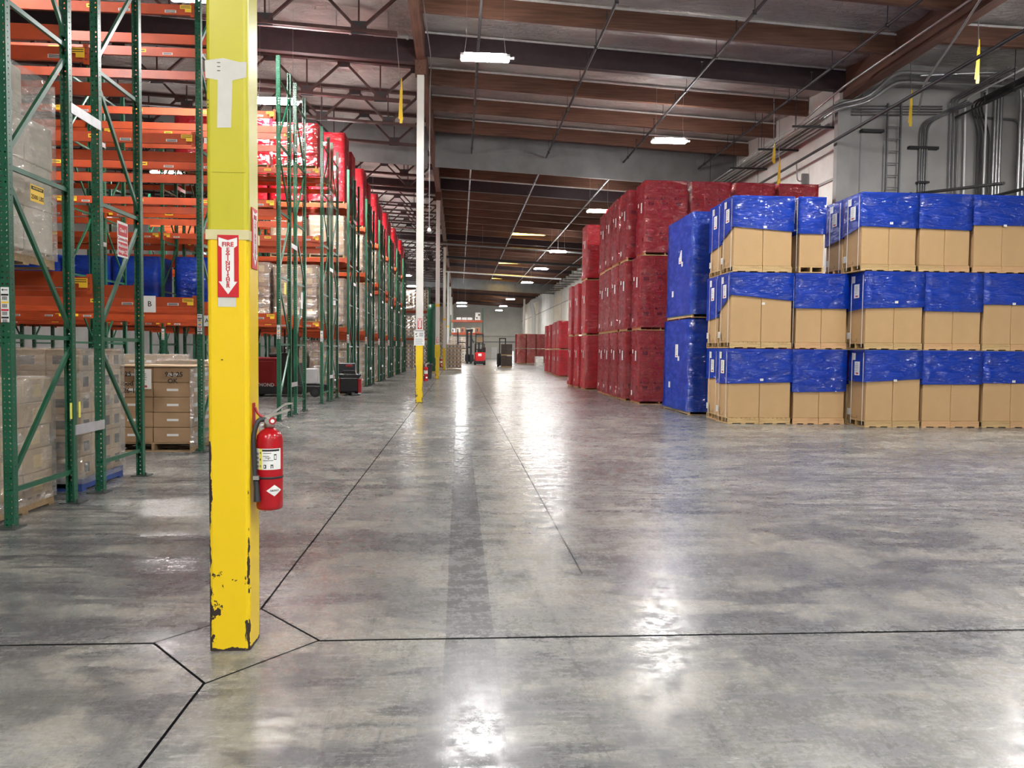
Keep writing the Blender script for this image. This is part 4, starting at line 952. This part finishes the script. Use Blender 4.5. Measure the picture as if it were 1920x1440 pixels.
    # end rack down the lane
    t = thing('end_rack', 'low orange-beamed rack of boxes at the far end of the lane', 'rack', (-1.1, 98, 0))
    for x in (0, 4.1):
        for y in (0, 1.1): put('post', MB().box(x-.06, x+.06, y-.04, y+.04, 0, 6.9 if x else 6).mesh('post', K['green_plain']), t)
    for z in (3.65, 5.25):
        for y in (0, 1.1): put('beam', MB().box(.05, 4.05, y-.03, y+.03, z-.13, z+.13).mesh('beam', K['orange']), t)
        put('deck', MB().box(.05, 4.05, .03, 1.07, z+.09, z+.12).mesh('deck', K['pipe_dull']), t)
    for i in range(6):
        for lv in range(1):
            o = tag(put('storage_box', cache(('sb', i % 3), lambda: carton_mesh(.5, .8, .5+.08*(i % 3), ('whitebox', 'cream', 'redbox')[i % 3], (('y', .2, .5, .2, .8, 1),), 'y')), None, (-.75+.62*i, 98.5, 3.79)), '%s box on the lower shelf of the distant orange rack, %s along' % (('white', 'cream', 'reddish')[i % 3], ORD[i]), 'box', 'boxes on the distant orange rack')
    for i in range(4):
        tag(put('storage_box', cache(('sc', i), lambda: carton_mesh(.62, .8, .30 if i < 3 else .95, 'whitebox', (('y', .1, .4, .2, .4, 1), ('y', .5, .9, .6, .8, 1)) if i == 3 else (), 'y')), None, (-.1+.72*i+(.3 if i == 3 else 0), 98.5, 5.39)), '%s white box on the upper shelf of the distant orange rack, %s along' % ('tall' if i == 3 else 'flat', ORD[i]), 'box', 'boxes on the distant orange rack')
    for i, (x, y) in enumerate(((-.7, 96.0), (.55, 96.0), (.55, 97.6))):
        for lv in range(2):
            load('carton load before the distant orange rack, %s, %s' % (('first from the columns', 'second from the columns', 'right under its beams')[i].replace('right ', ''), ('floor', 'stacked above')[lv]), 'pallet load', 'loads before the distant rack', x, y, 1.62*lv, 1.15, 1.1, 1.6, (3, 2, 4), 'cream' if lv == 0 else 'brown', 'wrap_clear', 'pallet', (('y', .1, .5, .2, .8, 2),), [], seed=i, name='carton_load')
rack_loads()

# ---------------------------------------------------------------- trucks and loose things
def wheel(r, w): return MB().tube([(0, -w/2, 0), (0, w/2, 0)], r, 20).tube([(0, -w/2-.01, 0), (0, w/2+.01, 0)], r*.55, 14, 1).mesh('wheel', [K['black'], K['dark']])
def trucks():
    # reach truck parked in the aisle past the third and fourth racks, forks pointing to the lane
    t = thing('reach_truck', 'red and black reach truck parked between racks beyond the yellow column', 'forklift', (-6.12, 25.6, 0))
    put('power_unit', MB().bbox(-.75, .25, -.18, .85, .30, 1.28, .04).mesh('body', K['truck_red']), t)
    o = put('side_panel', MB().bbox(-.6, .14, -.20, -.17, .42, 1.15, .01).box(-.6, .14, -.202, -.2, .98, .99).mesh('panel', K['truck_red']), t)
    put('lettering', text('RAYMOND', .155, K['sign_white'], .004), o, (-.25, -.204, .38))
    put('chassis', MB().bbox(-.8, 1.0, -.20, .9, .08, .34, .02).bbox(.25, .62, -.14, .85, .3, 1.45, .03).bbox(.62, 1.75, -.22, -.02, .16, .36, .02).bbox(.62, 1.75, .72, .92, .16, .36, .02).mesh('chassis', K['black']), t)
    put('operator_seat', MB().bbox(-.1, .3, 0, .6, 1.28, 1.42, .04).bbox(.2, .34, 0, .6, 1.3, 1.72, .04).mesh('seat', K['dark']), t)
    put('overhead_guard', MB().tube(bend([(-.7, -.1, 1.25), (-.55, -.1, 2.25), (.45, -.1, 2.3), (.45, -.1, 1.3)], .12), .03, 8).tube(bend([(-.7, .75, 1.25), (-.55, .75, 2.25), (.45, .75, 2.3), (.45, .75, 1.3)], .12), .03, 8).tube([(-.3, -.1, 2.28), (-.3, .75, 2.28)], .02, 6).tube([(.0, -.1, 2.29), (.0, .75, 2.29)], .02, 6).tube([(.3, -.1, 2.3), (.3, .75, 2.3)], .02, 6).mesh('guard', K['black']), t)
    put('mast', MB().bbox(.64, .74, -.02, .10, .3, 3.6, .01).bbox(.64, .74, .60, .72, .3, 3.6, .01).box(.66, .72, .1, .6, 2.9, 3.0).box(.66, .72, .1, .6, 1.4, 1.5).tube([(.7, .35, .3), (.7, .35, 3.2)], .035, 10).mesh('mast', K['black']), t)
    put('fork_carriage', MB().bbox(.78, .86, 0, .7, .35, 1.1, .01).bbox(.86, 1.9, .08, .2, .36, .41, .01).bbox(.86, 1.9, .5, .62, .36, .41, .01).mesh('carriage', K['dark']), t)
    put('load_backrest', MB().bbox(.76, .82, -.05, .75, 2.9, 3.5, .02).mesh('backrest', K['dark']), t)
    for x, y in ((1.45, -.2), (1.45, .82), (-.4, .3)): put('wheel', wheel(.17, .14), t, (x, y, .17))
    put('document_box', MB().bbox(1.0, 1.45, .05, .5, .42, .92, .02).mesh('box', K['whitebox']), t, label='white box on the fork carriage')
    put('flag_post', MB().tube([(.55, -.15, 1.4), (.55, -.15, 1.95)], .015, 8).mesh('post', K['sign_white']), t)
    # pallet truck
    t = thing('pallet_truck', 'black rider pallet truck with two red rear stripes, at the mouth of a rack aisle', 'pallet truck', (-3.70, 26.2, 0))
    put('body', MB().bbox(-.34, .34, 0, .55, .12, .70, .04).bbox(-.40, .40, -.02, .2, .64, .74, .03).mesh('body', K['dark']), t)
    put('bumper', MB().bbox(-.30, .30, -.04, 0, .14, .60, .02).mesh('bumper', K['black']), t)
    for s in (-1, 1):
        o = put('side_fin', MB().bbox(s*.36-.055, s*.36+.055, -.05, .12, .08, .58, .015).mesh('fin', K['truck_red']), t, label='red side stripe'); put('reflector', MB().box(s*.36-.05, s*.36+.05, -.053, -.04, .07, .10).mesh('reflector', K['sign_white']), o)
    o = put('backrest', MB().bbox(-.42, .16, .35, .48, .74, 1.10, .03).mesh('backrest', K['dark']), t); put('badge', MB().bbox(-.16, .06, .342, .352, .97, 1.04, .004).mesh('badge', K['truck_red']), o)
    put('handlebar', MB().tube(bend([(-.2, .05, .74), (-.2, .0, .84), (.2, .0, .84), (.2, .05, .74)], .06), .018, 8).mesh('bar', K['black']), t)
    for s in (-.2, .2): put('fork', MB().bbox(s-.08, s+.08, .55, .93, .05, .11, .01).mesh('fork', K['black']), t)
    put('wheel', wheel(.1, .09), t, (0, .25, .1), PI/2)
    # far forklift
    t = thing('forklift', 'bright red counterbalance forklift standing far down the lane', 'forklift', (2.2, 82.0, 0))
    put('body', MB().bbox(-.55, .55, 0, 1.9, .28, 1.0, .08).bbox(-.55, .55, -.25, .35, .32, 1.35, .12).mesh('body', K['truck_bright']), t)
    put('counterweight', MB().bbox(-.52, .52, -.28, .2, .12, .45, .06).mesh('weight', K['black']), t)
    put('overhead_guard', MB().bar((-.5, .3, 1.3), (-.5, .3, 2.2), .06, .06).bar((.5, .3, 1.3), (.5, .3, 2.2), .06, .06).bar((-.5, 1.7, 1.0), (-.5, 1.4, 2.2), .06, .06).bar((.5, 1.7, 1.0), (.5, 1.4, 2.2), .06, .06).box(-.55, .55, .2, 1.5, 2.2, 2.26).mesh('guard', K['black']), t)
    put('mast', MB().box(-.45, -.33, 1.95, 2.1, .1, 3.4).box(.33, .45, 1.95, 2.1, .1, 3.4).box(-.33, .33, 2.0, 2.05, 3.2, 3.35).box(-.33, .33, 2.0, 2.05, 1.6, 1.7).mesh('mast', K['black']), t)
    put('seat', MB().bbox(-.25, .25, .55, .95, 1.0, 1.15, .04).bbox(-.25, .25, .5, .6, 1.1, 1.6, .04).mesh('seat', K['black']), t)
    put('rear_sign', MB().box(-.18, .18, -.262, -.25, .95, 1.22).mesh('sign', K['sign_white']), t)
    for x in (-.5, .5):
        for y in (.05, 1.6): put('wheel', wheel(.3, .2), t, (x, y, .3), PI/2)
    t = thing('mast_truck', 'dark tall-masted lift truck standing before the distant orange rack', 'forklift', (1.15, 90.0, 0))
    put('mast', MB().box(-.35, -.1, 0, .25, 0, 4.0).box(.1, .35, 0, .25, 0, 4.0).box(-.3, .3, .05, .2, 3.7, 4.0).box(-.3, .3, .05, .2, 1.8, 2.0).mesh('mast', K['black']), t)
    put('carriage', MB().bbox(-1.4, -.4, 0, .3, 2.4, 2.5, .02).box(-1.4, -1.25, 0, .3, 1.6, 3.8).box(-1.1, -.4, -.02, .25, 1.7, 1.8).mesh('carriage', K['black']), t)
    put('body', MB().bbox(-.45, .55, .3, 1.8, .2, 1.1, .1).mesh('body', K['dark']), t)
    put('guard', MB().bar((.3, 0, 3.0), (.5, .1, 2.4), .08, .08).mesh('guard', K['black']), t)
    tag(put('carton', carton_mesh(.8, .6, .6, 'brown', (), 'y'), None, (2.30, 90.2, 2.5)), 'brown carton lifted above the far red forklift', 'box')
    t = thing('lift_table', 'small dark lift holding the brown carton above the red forklift', 'lift', (2.30, 90.2, 0))
    put('column', MB().box(-.1, .1, -.1, .1, 0, 2.42).box(-.45, .45, -.3, .3, 2.42, 2.5).box(-.4, .4, -.4, .4, 0, .12).mesh('column', K['black']), t)
    # black wrapped stack with a truck mast behind
    for lv in range(2):
        load('dark shrink-wrapped load in the middle of the lane, %s' % ('on the floor' if lv == 0 else 'stacked on the other dark one'), 'pallet load', 'dark wrapped loads', 4.37, 71.0, 1.09*lv, 1.02, 1.0, 1.07, (2, 2, 2), 'dark_brown', None, 'pallet_old', (), [], seed=lv, name='dark_wrapped_load')
    t = thing('fork_truck', 'black-framed fork truck partly hidden behind the dark wrapped loads', 'forklift', (4.05, 72.4, 0))
    put('mast', MB().box(-.3, -.2, 0, .12, .1, 2.75).box(.25, .35, 0, .12, .1, 2.75).box(-.3, .35, 0, .12, 2.65, 2.75).mesh('mast', K['black']), t)
    put('body', MB().bbox(-.45, .5, .15, 1.4, .15, 1.3, .08).mesh('body', K['dark']), t)
    for x in (-.35, .4): put('wheel', wheel(.2, .15), t, (x, .8, .2), PI/2)
    load('bright white carton stack at the foot of the far red stacks', 'pallet load', None, 7.36, 70.6, 0, .72, .9, 1.05, (1, 1, 3), 'whitebox', 'wrap_clear', None, (), [], name='white_carton_stack')
    load('narrow white carton stack beside the dark wrapped loads', 'pallet load', None, 5.35, 80.6, 0, .7, .9, 1.5, (1, 1, 4), 'whitebox', 'wrap_clear', None, (), [], name='white_carton_stack')
    t = thing('trash_bin', 'dark grey round trash bin beside the third column', 'bin', (-1.66, 41.2, 0))
    put('bin_body', MB().lathe([(0, .02), (.19, .02), (.20, .05), (.25, .78), (.27, .79), (.27, .83), (.24, .83), (.235, .75), (.18, .08), (0, .08)], 20).mesh('bin', K['grey_plastic']), t)
    for s in (-1, 1): put('grip', MB().bbox(s*.27-.03, s*.27+.03, -.06, .06, .70, .76, .01).mesh('grip', K['grey_plastic']), t)
    t = thing('fire_hose_cabinet', 'small dark red cabinet on the far end wall', 'cabinet', (4.6, YE-.13, 1.2))
    put('cabinet_body', MB().bbox(-.4, .4, -.2, .1, 0, .9, .02).mesh('cabinet', K['truck_red']), t); put('cabinet_door', MB().bbox(-.3, .3, -.23, -.2, .1, .8, .01).mesh('door', K['black']), t)
    put('pipe', MB().tube([(0, 0, -1.2), (0, 0, 0)], .05, 8).mesh('pipe', K['pipe_dull']), t)
    t = thing('roof_drain_pipe', 'fat white pipe elbowing down the far corner of the end wall', 'pipe', (10.75, 115, 0))
    put('pipe', MB().tube(bend([(.9, 0, 9.2), (-.2, 0, 8.9), (.35, 0, 7.4), (.35, 0, 0)], .6), .32, 14).mesh('pipe', K['white']), t)
    t = thing('end_column', 'slim white column in the far corner by the end wall', 'column', (10.1, 120, 0))
    put('shaft', MB().box(-.14, .14, -.14, .14, 0, ROOF(10.1)-.7).mesh('shaft', K['white']), t); put('base', MB().box(-.25, .25, -.25, .25, 0, .03).mesh('base', K['plate']), t)
trucks()
